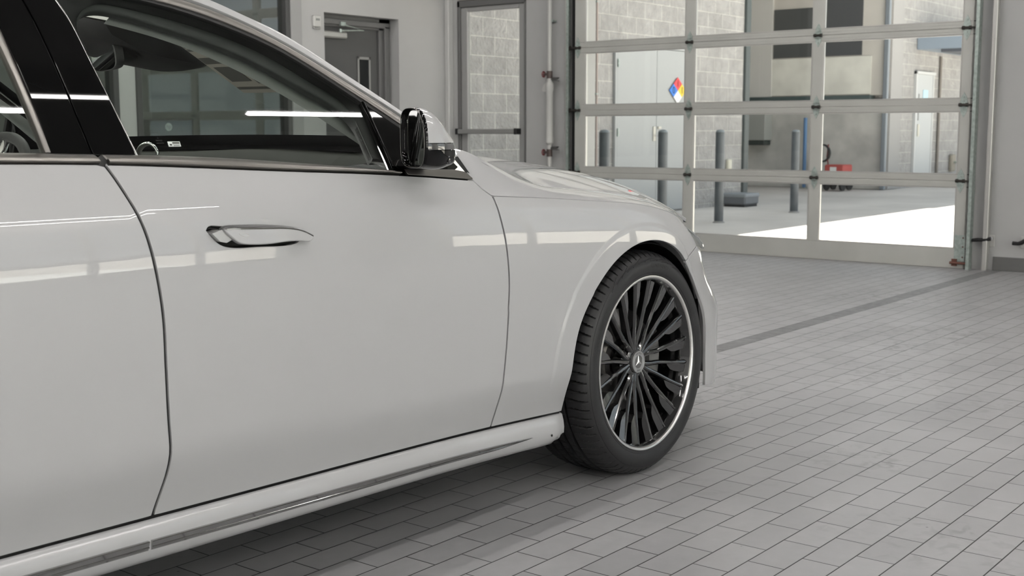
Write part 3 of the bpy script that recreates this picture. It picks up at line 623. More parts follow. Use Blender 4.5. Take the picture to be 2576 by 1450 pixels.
def skin(name, poly, fn, m, ref=(0, -1, .2), h=.04, flange=.010, parent=None, gap=0, lift=0, rnd=.0022, both=False, holes=(), extra=(), skip=None, **kw):
    """a pressed panel: the region poly (2D) of the surface fn, with a rolled edge and inward flange; normals are those of the surface"""
    parent = parent or CAR
    res = None
    poly = dedupe(poly)
    if gap: poly = dedupe(inset(poly, gap), 5e-4)
    if area(poly) < 0: poly = poly[::-1]
    xs = [p[0] for p in poly]; ys = [p[1] for p in poly]; pts = [Vector(p) for p in poly]; n = len(poly)
    seg = [(np.array(poly[i-1]), np.array(poly[i])) for i in range(n)]
    A = np.array([s_[0] for s_ in seg]); B = np.array([s_[1] for s_ in seg]); AB = B-A; LL = (AB**2).sum(1)
    y = min(ys)+h/2; k = 0
    while y < max(ys):
        x = min(xs)+(h/2 if k % 2 else 0)
        while x < max(xs):
            if inside((x, y), poly) and not (skip and skip(x, y)) and not any(inside((x, y), q) for q in holes):
                P = np.array([x, y]); t = np.clip(((P-A)*AB).sum(1)/LL, 0, 1); D = np.sqrt(((A+AB*t[:, None]-P)**2).sum(1).min())
                if D > h*.45: pts.append(Vector((x, y)))
            x += h
        y += h; k += 1
    ed = [(i, (i+1) % n) for i in range(n)]
    for q in extra:
        P = np.array(q); t = np.clip(((P-A)*AB).sum(1)/LL, 0, 1)
        if inside(q, poly) and np.sqrt(((A+AB*t[:, None]-P)**2).sum(1).min()) > .0035: pts.append(Vector(q))
    for q in holes:
        q = dedupe(q); k = len(pts); pts += [Vector(p) for p in q]; ed += [(k+i, k+(i+1) % len(q)) for i in range(len(q))]
    vo, _, fo, _, _, _ = delaunay_2d_cdt(pts, ed, [], 1, 1e-7)
    if holes: fo = [f for f in fo if not any(inside((sum(vo[i].x for i in f)/len(f), sum(vo[i].y for i in f)/len(f)), q) for q in holes)]
    for side in ((0, 1) if both else (0,)):
        F = flip(fn) if side else fn; rf = Vector((ref[0], -ref[1], ref[2])) if side else Vector(ref)
        def pn(a, b):
            p = np.array(F(a, b)); u = np.array(F(a+1e-3, b))-p; v = np.array(F(a, b+1e-3))-p; q = np.cross(u, v); q /= (np.linalg.norm(q)+1e-12)
            if q@np.array(rf) < 0: q = -q
            return p, q
        V = []; N = []
        for v in vo:
            p, q = pn(v.x, v.y); V.append(tuple(p+q*lift)); N.append(tuple(q))
        Fc = []
        for f in fo:
            a, b, c = (np.array(V[i]) for i in f[:3]); q = np.cross(b-a, c-a)
            Fc.append(tuple(f) if q@np.array(N[f[0]]) > 0 else tuple(f)[::-1])
        if flange:
            # boundary edges are those used once
            from collections import Counter
            C = Counter(); 
            for f in Fc:
                for i in range(len(f)): e = (f[i], f[(i+1) % len(f)]); C[tuple(sorted(e))] += 1
            be = [(f[i], f[(i+1) % len(f)]) for f in Fc for i in range(len(f)) if C[tuple(sorted((f[i], f[(i+1) % len(f)])))] == 1]
            nxt = {a: b for a, b in be}; prv = {b: a for a, b in be}
            ring = {}
            for a in nxt:
                if a not in prv: continue
                t = np.array(V[nxt[a]])-np.array(V[prv[a]]); t /= (np.linalg.norm(t)+1e-9); q = np.array(N[a]); o = np.cross(t, q)     # outward in surface
                p = np.array(V[a]); k0 = len(V)
                V.append(tuple(p+o*rnd*.7-q*rnd*.3)); nn = q*.7+o*.7; N.append(tuple(nn/np.linalg.norm(nn)))
                V.append(tuple(p+o*rnd-q*rnd)); N.append(tuple(o))
                V.append(tuple(p+o*rnd-q*flange)); N.append(tuple(o)); ring[a] = k0
            for a, b in be:
                if a in ring and b in ring:
                    x_, y_ = ring[a], ring[b]
                    Fc += [(b, a, x_, y_), (y_, x_, x_+1, y_+1), (y_+1, x_+1, x_+2, y_+2)]
        me = bpy.data.meshes.new(name); L0 = CARP
        me.from_pydata([(v[0]-L0.x, v[1]-L0.y, v[2]-L0.z) for v in V], [], Fc); me.materials.append(m)
        me.polygons.foreach_set('use_smooth', [True]*len(me.polygons)); me.normals_split_custom_set_from_vertices(N)
        o = bpy.data.objects.new(name, me); COL.objects.link(o); o.parent = parent; tag(o, **kw)
        res = o if res is None else res
        if side: res = (res, o)
    return res
def cbuild(mb, name, m, parent=None, **kw): return shift(mb, CARP).build(name, m, parent or CAR, **kw)
def vsub(p, q, k=1): return tuple(np.array(p)+np.array(q)*k)
# traced shut lines on the side skin, as (run along the side, height)
GAPR = [(1.3462, 1.012),(1.3512, 1.0049), (1.3746, 0.9627), (1.3952, 0.9134), (1.4129, 0.8596), (1.4291, 0.7817), (1.4388, 0.7108), (1.4427, 0.624), (1.4460, 0.5441), (1.4500, 0.4785), (1.4531, 0.4326), (1.4502, 0.3781), (1.4421, 0.328), (1.4358, 0.2924)]
GAPF = [(2.419, 0.9394), (2.4479, 0.9152), (2.4767, 0.8969), (2.4880, 0.8477), (2.5050, 0.7847), (2.5170, 0.721), (2.5225, 0.6573), (2.5205, 0.5729), (2.5149, 0.4666), (2.5075, 0.3809), (2.5053, 0.3249), (2.5045, 0.2705)]
SEAM = [(.58, .305), (1.1082, 0.2973), (1.4377, 0.2919), (1.8773, 0.2843), (2.5027, 0.2709), (2.8272, 0.2551)]
ARCH = [(2.8323, 0.2552), (2.8224, 0.3387), (2.8255, 0.4219), (2.8480, 0.5066), (2.8845, 0.5626), (2.9419, 0.6226), (3.0084, 0.6725), (3.0742, 0.7037), (3.1425, 0.7219), (3.2150, 0.7271), (3.290, 0.7186), (3.3650, 0.694), (3.4350, 0.656), (3.500, .606), (3.556, .545), (3.592, .48), (3.612, .41), (3.622, .33), (3.626, .205)]
CREASE = [(2.4767, 0.8969), (2.759, 0.8785), (2.9794, 0.8609), (3.1128, 0.8502), (3.2117, 0.8383), (3.3275, 0.8178), (3.4111, 0.7994), (3.50, .776), (3.565, .757)]
BELT = [(0.0, 1.012), (.6, 1.014), (1.1475, 1.0091), (1.3439, 1.0036), (1.5688, 0.9925), (1.7748, 0.9809), (2.1564, 0.96), (2.419, 0.9394)]
RARCH = [(.63, .2952), (.632, .34), (.625, .42), (.595, .51), (.535, .60), (.44, .675), (.33, .718), (.215, .73), (.10, .718), (-.01, .675), (-.105, .60), (-.165, .51), (-.195, .42), (-.202, .30)]
def cv(p, step=.015): return curve(p, step=step)
def sub(c, lo, hi, k=0): return [p for p in c if lo <= p[k] <= hi]
gr, gf, seam, arch, crease, belt, rarch = map(cv, (GAPR, GAPF, SEAM, ARCH, CREASE, BELT, RARCH))
gf = cv(GAPF[:3])+cv(GAPF[2:])[1:]
# front door
grf = [p for p in gr if p[1] <= 1.0042]
fd = grf + sub(seam, 1.44, 2.50) + gf[::-1] + sub(belt, 1.35, 2.41)[::-1]
REC = [(1.5495, 0.8656), (1.5537, 0.872), (1.5815, 0.8741), (1.66, .8715), (1.73, .8655), (1.7843, 0.8551), (1.8003, 0.8421), (1.7963, 0.8278), (1.7800, .8212), (1.7649, 0.8198), (1.6739, 0.8228), (1.6019, 0.8271), (1.5882, 0.8311), (1.5698, 0.8431)]
front_door, fdl = skin('front_door', fd, body, PAINT, gap=.0046, rnd=.0015, both=True, holes=[curve(REC+[REC[0]], n=80)[:-1]])
# rear door
RG = [(.36, 1.014), (.375, .93), (.42, .86), (.50, .80), (.565, .73), (.635, .62), (.66, .50), (.665, .40), (.655, .3045)]
rd = cv(RG) + sub(seam, .66, 1.43) + grf[::-1] + sub(belt, .365, 1.343)[::-1]
rear_door, rdl = skin('rear_door', rd, body, PAINT, gap=.0046, rnd=.0015, both=True)
# front fender: lower skin up to the crease
fen = gf[::-1][0:0] + [p for p in gf if p[1] <= .8969][::-1]
fpoly = fen[::1] + crease[1:] + cv([(3.565, .757), (3.60, .735), (3.64, .705), (3.655, .685)])[1:] + cv([(3.655, .685), (3.56, .672), (3.452, .646)])[1:] \
      + [p for p in arch if p[0] < 3.45][::-1] + sub(seam, 2.51, 2.825)[::-1]
RING = [(ARC[0]+r*math.cos(a), ARC[1]+r*math.sin(a)) for r in (.432, .438, .4415, .446, .4505, .454, .460) for a in np.linspace(-.3, math.pi+.3, 260)]
RSK = lambda x, y: abs(math.hypot(x-ARC[0], y-ARC[1])-.446) < .020
front_fender, ffl = skin('front_fender', fpoly, body, PAINT, gap=.0040, rnd=.0015, h=.016, extra=RING, skip=RSK, both=True)
# upper fender between crease and bonnet gap
def bonnet_w(x): return .80-.05*(x-2.5)
HGAP = [(2.455, .770, 1.012), (2.495, .765, 1.016), (2.525, .780, 1.010), (2.552, .795, .997), (2.611, .794, .976), (2.696, .790, .947), (2.771, .786, .926), (2.849, .783, .909), (3.014, .774, .892), (3.218, .764, .873), (3.434, .753, .843), (3.561, .747, .816), (3.649, .743, .794), (3.74, .738, .762)]
_hg = curve(HGAP, n=121)
CR3 = [(lambda q: (q[0], CY-q[1], q[2]))(body(*p)) for p in (GAPF[:2]+CREASE)]
_cr = curve(CR3[:3], n=12)[:-1]+curve(CR3[2:], n=110)
def along(c, u):
    k = u*(len(c)-1); i = min(int(k), len(c)-2); f = k-i; return np.array(c[i])*(1-f)+np.array(c[i+1])*f
def fen_top(u, v):
    a = along(_cr, u); b = along(_hg, u); m = (a+b)/2+np.array([0, 0, .010+.004*(1-u)])
    p = a*(1-v)**2+m*2*v*(1-v)+b*v*v
    return (p[0], CY-p[1], p[2])
N_ = 80
ft = [(i/N_, 0) for i in range(N_+1)]+[(1, j/8) for j in range(1, 9)]+[(1-i/N_, 1) for i in range(1, N_+1)]+[(0, 1-j/8) for j in range(1, 8)]
skin('fender_shoulder', ft, fen_top, PAINT, ref=(0, -.6, 1), h=.03, flange=.012, rnd=.0008, parent=front_fender)
skin('fender_shoulder', ft, flip(fen_top), PAINT, ref=(0, .6, 1), h=.03, flange=.012, rnd=.0008, parent=ffl)
# bonnet
ZB = Spl([2.3, 2.6, 3.0, 3.24, 3.42, 3.6, 3.76, 3.88, 3.97, 4.03], [1.032, 1.020, .992, .969, .949, .925, .899, .868, .830, .785])
_hx = Spl([p[0] for p in HGAP], [p[2] for p in HGAP])
def bonnet(x, t):
    """t: 0 at the shut line, 1 at the centre line"""
    wg = bonnet_w(x) if x < 3.70 else .738*max(0.02, 1-((x-3.70)/.345)**2.4)**.45
    xx = min(x, 3.74); zg = _hx(xx) if x > 2.543 else 1.0+(2.543-x)*.05
    if x > 3.70: zg = .775-.13*((x-3.70)/.33)**1.5*0-.06*min(1, (x-3.70)/.3)
    k = min(1, t/.68); c = 1-(1-k)**2.0
    z = zg+(ZB(x)-zg)*c+.010*t*t-.006*math.exp(-((t-.55)/.10)**2)*0
    return (x, CY-wg*(1-t), z)
bp = [(2.552+ (3.99-2.552)*i/70, .0035) for i in range(71)]+[(3.99, j/12) for j in range(1, 13)]+[(3.99-(3.99-2.62)*i/60, 1) for i in range(1, 61)]+[(2.62-.068*(j/12)**1.5, 1-j/12) for j in range(1, 12)]
bon = skin('bonnet', bp, bonnet, PAINT, ref=(0, -.2, 1), h=.035, flange=.012, rnd=.0015)
skin('bonnet_half', bp, flip(bonnet), PAINT, ref=(0, .2, 1), h=.035, flange=.0, parent=bon)
# front bumper wraps round the corner
SE = _ps[-1]
bb = cv([(3.626, .205), (3.75, .19), (4.0, .18), (SE-.02, .175)])
bt = cv([(3.452, .646), (3.56, .672), (3.66, .685)])
bh = cv([(3.66, .685), (3.76, .665), (3.95, .655), (4.2, .665), (SE-.02, .67)])
bpoly = bb + [(SE-.02, .175+(.67-.175)*k/12) for k in range(1, 12)] + bh[::-1] + bt[::-1][1:] + [p for p in arch if p[0] >= 3.46]
front_bumper, fbl = skin('front_bumper', bpoly, body, PAINT, gap=.0024, h=.03, both=True, ref=(.5, -1, .1), extra=RING, skip=RSK)
# painted strip between bonnet edge and headlamps
fp_ = [(3.59, .754), (3.75, .757), (3.95, .737), (4.12, .706), (SE-.03, .70), (SE-.03, .775), (4.1, .775), (3.8, .785), (3.64, .790)]
skin('front_fascia', fp_, body, PAINT, gap=.001, h=.03, both=True, ref=(.6, -1, .3), lift=-.004)
# headlamp
hp = cv([(3.585, .752), (3.62, .728), (3.66, .700), (3.69, .680)])+cv([(3.69, .680), (3.80, .668), (4.0, .664), (4.15, .675)])[1:]+cv([(4.15, .675), (4.12, .705), (3.95, .735), (3.75, .755), (3.585, .752)])[1:-1]
def lampfn(s, z):
    p = body(s, z); k = math.sin(math.pi*min(1, max(0, (s-3.58)/.6)))**.6*math.sin(math.pi*min(1, max(0, (z-.655)/.11)))**.5
    return (p[0]+.022*k, p[1]-.020*k, p[2])
for fn_, rf_ in ((lampfn, -1), (flip(lampfn), 1)):
    hl = skin('headlamp', hp, lampfn if rf_ < 0 else flip(lampfn), LENSG, ref=(.6, rf_, .1), h=.02, flange=.008)
    fb = (lambda s, z: (lambda p: (p[0]-.022, p[1]+.022, p[2]))(body(s, z)))
    skin('headlamp_bowl', inset(hp, .003), fb if rf_ < 0 else flip(fb), mat('lamp_bowl', (.80, .82, .84), .22, metal=.4), ref=(.6, rf_, .1), h=.02, flange=.0, parent=hl)
    strip = cv([(3.62, .735), (3.72, .722), (3.85, .712), (4.05, .70)])
    m_ = MB(); m_.tube([vsub((fb if rf_ < 0 else flip(fb))(a, b), (.008, .008*rf_, 0)) for a, b in strip], .007, 8); cbuild(m_, 'light_strip', CHROME, hl, smooth=True)
# grille (front, faces away from the photo)
gp_ = [(4.52, .46), (SE-.025, .44), (SE-.025, .655), (4.50, .650), (4.42, .56)]
skin('radiator_grille', gp_, body, PIANO, h=.03, flange=.01, both=True, ref=(1, -.4, .1), lift=.004)
# sill with its curved nose
SILLP = [(.0005, -.006, .010), (0, -.002, .0), (.0, .004, .001), (0, .0075, .004), (0, .0125, .022), (0, .0150, .040), (0, .0140, .058), (0, .0085, .074), (0, -.003, .086), (0, -.03, .094), (0, -.12, .095)]
def sill_pt(s, k, tip=1.0):
    _, o, d = SILLP[k]; zs = seam_z(s); p = body(s, zs-.003)
    return (p[0], p[1]-o*tip+ (0 if k else .0), zs-.0035-d*tip)
_sz = Spl([p[0] for p in SEAM], [p[1] for p in SEAM])
def seam_z(s): return _sz(s)
rows = []
S_ = list(np.linspace(.66, 2.70, 80))+list(np.linspace(2.715, 2.838, 14))
for s in S_:
    tp = 1.0
    row = []
    for k in range(len(SILLP)):
        p = list(sill_pt(s, k))
        if s > 2.70:                            # the underside sweeps up towards the wheel
            e = (s-2.70)/.138; lim = seam_z(s)-.0035-.100+ .042*e**2.6
            if p[2] < lim: p[2] = lim
            p[1] += .010*e**2
        row.append(tuple(p))
    rows.append(row)
for sd in (0, 1):
    R_ = [[(p[0], 2*CY-p[1], p[2]) for p in r] for r in rows] if sd else rows
    m_ = MB().grid(R_); m_.add(R_[-1], [tuple(range(len(SILLP)))]); o = cbuild(m_, 'side_sill', PAINT, ang=50)
    if sd: continue
    sill = o
# bright strip let into the sill: two lengths with a joint
def sill_surf(s, d):
    """point at depth d below the seam on the sill"""
    ds = [q[2] for q in SILLP[1:]]; os_ = [q[1] for q in SILLP[1:]]; o = np.interp(d, ds, os_); p = body(s, seam_z(s)-.003)
    return (p[0], p[1]-o, seam_z(s)-.0035-d)
TOPD = Spl([.6, 1.15, 1.41, 2.088, 2.50, 2.66], [.035, .035, .036, .040, .0435, .0455]); HGT = Spl([.6, 1.15, 1.41, 2.088, 2.35, 2.56, 2.668], [.024, .022, .021, .0185, .0155, .011, .001])
def strip(s0, s1, n):
    rows = []
    for s in np.linspace(s0, s1, n):
        t = TOPD(s)+.001; h = max(.0008, HGT(s)); r = []
        for f, o in ((0, -.002), (.02, .0062), (.10, .0070), (.58, .0040), (.64, .0054), (.72, .0052), (.80, .0024), (.97, .0014), (1, -.003)):
            p = sill_surf(s, t+f*h); r.append((p[0], p[1]-o, p[2]))
        rows.append(r)
    m_ = MB().grid(rows); m_.add(rows[-1], [tuple(range(9))]); m_.add(rows[0], [tuple(range(9))[::-1]]); return m_
SCH = mat('sill_chrome', (.40, .40, .395), .07, metal=1)
cbuild(strip(1.421, 2.668, 70), 'sill_trim', SCH, sill, ang=25)
cbuild(strip(.66, 1.4135, 40), 'sill_trim', SCH, sill, ang=25)
MBs = MB(); MBs.cyl(sill_surf(2.765, .055), vsub(sill_surf(2.765, .055), (0, -.001, 0)), .0035, n=10); cbuild(MBs, 'sill_chip', SEAL, sill)
# dark strips put behind every shut line to give the gap its shade
def dark_strip(c, fn, wd=.014, dep=.0055):
    c = dedupe(c); rows = []
    for i, p in enumerate(c):
        a = np.array(c[max(i-1, 0)]); b = np.array(c[min(i+1, len(c)-1)]); t = b-a; t /= np.linalg.norm(t); n = np.array([-t[1], t[0]])
        row = []
        for k in (-1, 1):
            q = np.array(p)+n*wd*k; P = fn(*q); row.append((P[0], P[1]+(dep if P[1] < CY else -dep), P[2]))
        rows.append(row)
    return MB().grid(rows)
cbuild(dark_strip([p for p in gf if p[1] > .895], body, wd=.004, dep=.010), 'gap_shade_strip', SEAL)
for c, fn in ((gr, body), ([p for p in gf if p[1] <= .897], body), (seam, body), (cv([(3.66, .685), (3.56, .672), (3.455, .646)]), body)):
    cbuild(dark_strip(c, fn), 'gap_shade_strip', SEAL)
cbuild(dark_strip([(i/40, 1) for i in range(41)], fen_top, wd=.02).grid([[vsub(along(_hg, u), (0, 0, -.018)) if 0 else (along(_hg, u)[0], CY-along(_hg, u)[1]+o, along(_hg, u)[2]-.016) for o in (-.02, .03)] for u in np.linspace(0, 1, 60)]), 'gap_shade_strip', SEAL)
# rear quarter, boot, rear bumper: plain but complete
qp = cv(RG)[::1]+[(.63, .3047)]+[p for p in rarch if p[1] > .31]+[(-.202, .31), (-.45, .31), (-.93, .33)]+[(-.93, .33+(.90-.33)*k/12) for k in range(1, 13)]+sub(cv([(-.93, .90), (-.6, .975), (-.2, 1.005), (.36, 1.014)]), -.92, .35)
skin('rear_quarter_panel', qp, body, PAINT, gap=.0046, rnd=.0015, both=True, h=.05)
RT = Spl([-.93, -.8, -.55, -.3, -.1, .1, .4, .8, 1.2, 1.5, 1.72, 1.85], [1.03, 1.07, 1.12, 1.235, 1.335, 1.40, 1.455, 1.475, 1.468, 1.452, 1.42, 1.395])
RS = Spl([-.93, -.8, -.55, -.3, -.1, .1, .4, .8, 1.2, 1.5, 1.72, 1.80], [.90, .96, .99, 1.05, 1.16, 1.25, 1.335, 1.375, 1.39, 1.385, 1.366, 1.355])
def roof_row(x, n=17):
    zs, zc = RS(x), RT(x); w0 = (GL(x, zs)-.012) if x > -.2 else GL(x, zs)-.03-max(0, -.3-x)*.1; r = []
    for i in range(n):
        t = -1+2*i/(n-1); k = 1-abs(t)**2.6; r.append((x+(.10*(1-t*t) if x > 1.4 else 0)*max(0, (x-1.4)/.4), CY-w0*-t, zs+(zc-zs)*k))
    return r
cbuild(MB().grid([roof_row(x) for x in np.linspace(-.12, 1.795, 40)]), 'roof', PAINT, smooth=True)
cbuild(MB().grid([roof_row(x) for x in np.linspace(-.56, -.12, 10)]), 'rear_window', mat('dark_privacy_glass', (.01, .012, .012), .05), smooth=True)
bt_ = []
for x in np.linspace(-.93, -.56, 8):
    z0 = np.interp(x, [-.93, -.56], [.90, .975]); z1 = np.interp(x, [-.93, -.56], [1.045, 1.115]); w0 = .86-max(0, -.6-x)*.35; bt_.append([(x, CY+w0*t, z0+(z1-z0)*(1-abs(t)**3)) for t in np.linspace(-1, 1, 13)])
cbuild(MB().grid(bt_), 'boot_lid', PAINT, smooth=True)
rb = [[(x-.10*(1-abs(t)**3), CY+.76*t, z) for t in np.linspace(-1, 1, 13)] for z, x in ((.22, -.86), (.35, -.90), (.5, -.93), (.7, -.94), (.9, -.94), (1.04, -.935))]
cbuild(MB().grid(rb), 'rear_bumper', PAINT, smooth=True)
# underbody and engine bay block the light
u = MB(); u.box((-.80, CY-.62, .20), (-.25, CY+.62, .26)); u.box((.70, CY-.80, .19), (2.72, CY+.80, .25), .01); u.box((-.25, CY-.55, .2), (.70, CY+.55, .3)); u.box((2.72, CY-.56, .19), (3.62, CY+.56, .29)); u.box((3.62, CY-.72, .19), (3.85, CY+.72, .23))
cbuild(u, 'underbody', BLACKP)
u = MB(); u.box((2.66, CY-.60, .30), (3.72, CY+.60, .72)); u.box((2.60, CY-.78, .30), (2.66, CY+.78, .94)); cbuild(u, 'engine_block', BLACKP)
for sgn, x0 in ((-1, .215), (-1, 3.188), (1, .215), (1, 3.188)):
    rows = []
    for y in (.932, .90, .80, .62):
        rr = .392 if y > .93 else .405
        row = []
        for a in np.linspace(-.30, math.pi+.30, 40):
            X_, Z_ = x0+rr*math.cos(a)*1.02, .328+rr*math.sin(a); wl = CY-body(min(X_, 3.6), max(.24, Z_))[1]-.014 if x0 > 1 else y
            row.append((X_, CY+sgn*min(y, wl), Z_))
        rows.append(row)
    m_ = MB().grid(rows); m_.add(rows[-1], [tuple(range(40))]); cbuild(m_, 'wheel_arch_liner', LINER, smooth=False, ang=40)
# inner face of the front bumper edge, black, behind the wheel
m_ = MB().prism([(3.60, .19), (3.64, .19), (3.64, .40), (3.62, .50), (3.58, .50), (3.594, .40)], lambda a, b, t: (a, CY-t, b), .62, .875); cbuild(m_, 'air_deflector', BLACKP)

# ---------------------------------------------------------------- wheels (local frame: axle along -y = outboard, centre at origin)
def tyre_mesh():
    # (radius, outboard offset from rim plane); closed profile from outer bead to inner bead
    P = [(.262, -.012), (.270, .000), (.276, .005), (.286, .0085), (.300, .0105), (.312, .0095), (.322, .0060), (.330, .000), (.3370, -.007), (.3425, -.015), (.3466, -.026), (.3490, -.040)]
    T = [(.3505, -.055), (.3512, -.066), ('g', -.069), ('g', -.076), (.3517, -.079), (.3520, -.098), ('g', -.101), ('g', -.110), (.3521, -.113), (.3521, -.131), ('g', -.134), ('g', -.143), (.3520, -.146), (.3516, -.165), ('g', -.168), ('g', -.175), (.3511, -.178), (.3503, -.190)]
    Q = [(.3485, -.205), (.345, -.220), (.338, -.232), (.325, -.242), (.305, -.246), (.285, -.240), (.265, -.225)]
    prof = P+[(.3425 if r == 'g' else r, o) for r, o in T]+Q
    n = 1500; mb = MB(); vs = []; ns = 75
    for i in range(n):
        t = 2*math.pi*i/n
        for k, (r, o) in enumerate(prof):
            # shoulder sipes: slanted slots from the outer groove over the shoulder
            if -.064 < o < -.003 and r > .334 or -.190 > o > -.225:
                ph = (t*ns/(2*math.pi)+abs(o)*7.0*(1 if o > -.1 else -1)) % 1; dd = min(ph, 1-ph)
                fade = min(1, max(0, (abs(o)-.002)/.010)) if o > -.1 else 1
                if dd < .10: r -= .0080*fade*min(1, 2.2*(1-dd/.10))
            elif -.165 < o < -.079 and r > .345:
                ph = (t*ns/(2*math.pi)+abs(o)*16) % 1; dd = min(ph, 1-ph)
                if dd < .05: r -= .0018
            ry = r
            vs.append((r*math.cos(t), -o, r*math.sin(t)))
    m = len(prof); fs = []
    for i in range(n):
        j = (i+1) % n
        for k in range(m-1): fs.append((i*m+k, i*m+k+1, j*m+k+1, j*m+k))
    mb.add(vs, fs); return mb
def spoke_mesh():
    mb = MB(); ns = 20
    for s in range(ns):
        th = 2*math.pi*(s+.5)/ns+.02; grp = s % 4; th0 = 2*math.pi*((s//4)+.5)/5+.16*(grp-1.5)/1.5*1.55+.02
        th0 = th+(th0-th)*.55
        rows = []
        for k in range(15):
            f = k/14; r = .036+(.2600-.036)*f
            a = th0+(th-th0)*sstep(0, .40, f)-.015*math.sin(math.pi*f)
            # ridge depth: recessed at the hub, dips, then sweeps out to the flange
            y = .040-.030*f**1.7-.004*math.sin(math.pi*f)
            wd = .0062+.0022*(1-f)**2+.0016*f; dp = .030-.010*f
            c = np.array([r*math.cos(a), y, r*math.sin(a)]); tn = np.array([-math.sin(a), 0, math.cos(a)])
            rows.append([tuple(c+tn*u*wd+np.array([0, v, 0])) for u, v in ((-.9, dp), (-1, .006), (-.55, .0008), (0, -.0006), (.55, .0008), (1, .006), (.9, dp))])
        mb.grid(rows)
        # blade beside the spoke near the rim
        a1 = th-.030; bl = [(.2590, a1), (.2590, a1-.100), (.205, a1-.118), (.186, a1-.105), (.168, a1-.045), (.160, a1-.008)]
        top = [(r*math.cos(a), .012+.016*max(0, (.259-r)/.09)+ .003*(th-.03-a)/.10, r*math.sin(a)) for r, a in bl]; bot = [(p[0], p[1]+.022, p[2]) for p in top]
        q = len(bl); mb.add(top+bot, [tuple(range(q)), tuple(range(q, 2*q))[::-1]]+[(i, q+i, q+(i+1) % q, (i+1) % q) for i in range(q)])
    return mb
def make_wheel(name, loc, camber=-.020, steer=0):
    rim = MB()
    # barrel and lip
    rim.lathe([(.2560, .010), (.2600, .002), (.2640, .002), (.262, .020), (.245, .050), (.238, .12), (.235, .21), (.262, .222), (.262, .226), (.232, .215), (.236, .12), (.243, .05), (.2515, .018)], (0, 0, 0), (0, 1, 0), 160, closed=True)
    sp = spoke_mesh(); rim.add(sp.v, sp.f)
    rim.lathe([(.0, .060), (.048, .060), (.052, .055), (.052, .045), (.047, .041), (.040, .040), (.038, .044), (0, .044)][::-1], (0, 0, 0), (0, 1, 0), 60)
    for k in range(5):                          # web between the spoke groups with the bolt pockets
        a0 = 2*math.pi*(k+.5)/5+.02
        pts = [(.045, a0-.35), (.082, a0-.30), (.088, a0-.10), (.088, a0+.10), (.082, a0+.30), (.045, a0+.35)]
        top = [(r*math.cos(a), .046, r*math.sin(a)) for r, a in pts]; bot = [(p[0], .075, p[2]) for p in top]; q = len(pts)
        rim.add(top+bot, [tuple(range(q)), tuple(range(q, 2*q))[::-1]]+[(i, q+i, q+(i+1) % q, (i+1) % q) for i in range(q)])
    w = rim.build(name, RIMB, CAR, ang=32); w.location = Vector(loc)-CARP; w.rotation_euler = (camber, 0, steer)
    lip = MB().lathe([(.2620, .0040), (.2632, -.0020), (.2665, -.0050), (.2715, -.0045), (.2735, -.0010), (.2725, .004), (.268, .007), (.2625, .010)], (0, 0, 0), (0, 1, 0), 200, closed=True)
    lip.build('rim_edge', RIMS, w, ang=50)
    tyre_mesh().build('tyre', RUBBER, w, ang=28)
    # sidewall relief: lettering and ribs
    def bend(r0, deg, up=1):
        def f(x, y):
            rr = r0+y*up; a = math.radians(deg)-x/r0*up
            P = [(.276, .005), (.286, .0085), (.300, .0105), (.312, .0095), (.322, .0060), (.330, .000), (.337, -.007)]
            o = float(np.interp(rr, [p[0] for p in P], [p[1] for p in P])); return (rr*math.cos(a), -o-.0005, rr*math.sin(a))
        return f
    lt = MB()
    for txt, size, r0, deg, up in (('245/40 R20 Y XL', .020, .301, 152, 1), ('EcoContact', .016, .306, 292, -1), ('CONTINENTAL', .017, .303, 78, 1)):
        text_mesh(txt, size, bend(r0, deg, up)).build('sidewall_lettering', RUBTXT, w)
    rb = MB()
    for r0 in (.2815, .3225): rb.lathe([(r0-.0008, -float(np.interp(r0, [.276, .286, .3, .312, .322, .330], [.005, .0085, .0105, .0095, .006, 0]))+.0005), (r0, -float(np.interp(r0, [.276, .286, .3, .312, .322, .330], [.005, .0085, .0105, .0095, .006, 0]))-.0008), (r0+.0008, -float(np.interp(r0, [.276, .286, .3, .312, .322, .330], [.005, .0085, .0105, .0095, .006, 0]))+.0005)], (0, 0, 0), (0, 1, 0), 160)
    for a in range(12):
        d0 = 60+a*6; f = bend(.3, d0); x0 = 0
        pts = [f((j-4)*.006, .018+(.012 if a % 2 else .004)*j/8) for j in range(9)]; rb.tube(pts, .0009, 5)
    rb.build('sidewall_ribs', RUBBER, w)
    # centre badge: ring, dark ground, three-pointed star
    b = MB().lathe([(.0, .034), (.0345, .034), (.0355, .036), (.0355, .044)], (0, 0, 0), (0, 1, 0), 60); bd = b.build('centre_cap', mat('badge_grey_enamel', (.10, .10, .10), .35), w, ang=40)
    c = MB()
    for r0, r1 in ((.0318, .0348), (.0205, .0226)): c.lathe([(r0, .0345), (r0+.0006, .0325), (r1-.0006, .0325), (r1, .0345)], (0, 0, 0), (0, 1, 0), 60)
    c.lathe([(.0224, .0336), (.0320, .0336)], (0, 0, 0), (0, 1, 0), 60)
    for k in range(3):
        a = math.radians(90+120*k+2); ax = np.array([math.cos(a), 0, math.sin(a)]); tn = np.array([-math.sin(a), 0, math.cos(a)]); up_ = np.array([0, -1, 0]); o = np.array([0, .0338, 0])
        A, B_, C_, D_ = o+ax*.0210, o+tn*.0042+ax*.0024, o-tn*.0042+ax*.0024, o+up_*.0032
        c.add([tuple(v) for v in (A, B_, D_, C_)], [(0, 2, 1), (0, 3, 2)])
    c.build('star_and_ring', mat('badge_silver', (.72, .72, .71), .22, metal=1), bd, ang=20) if 0 else c.build('star_and_ring', mat('badge_silver', (.55, .55, .545), .28, metal=1), w, ang=20)
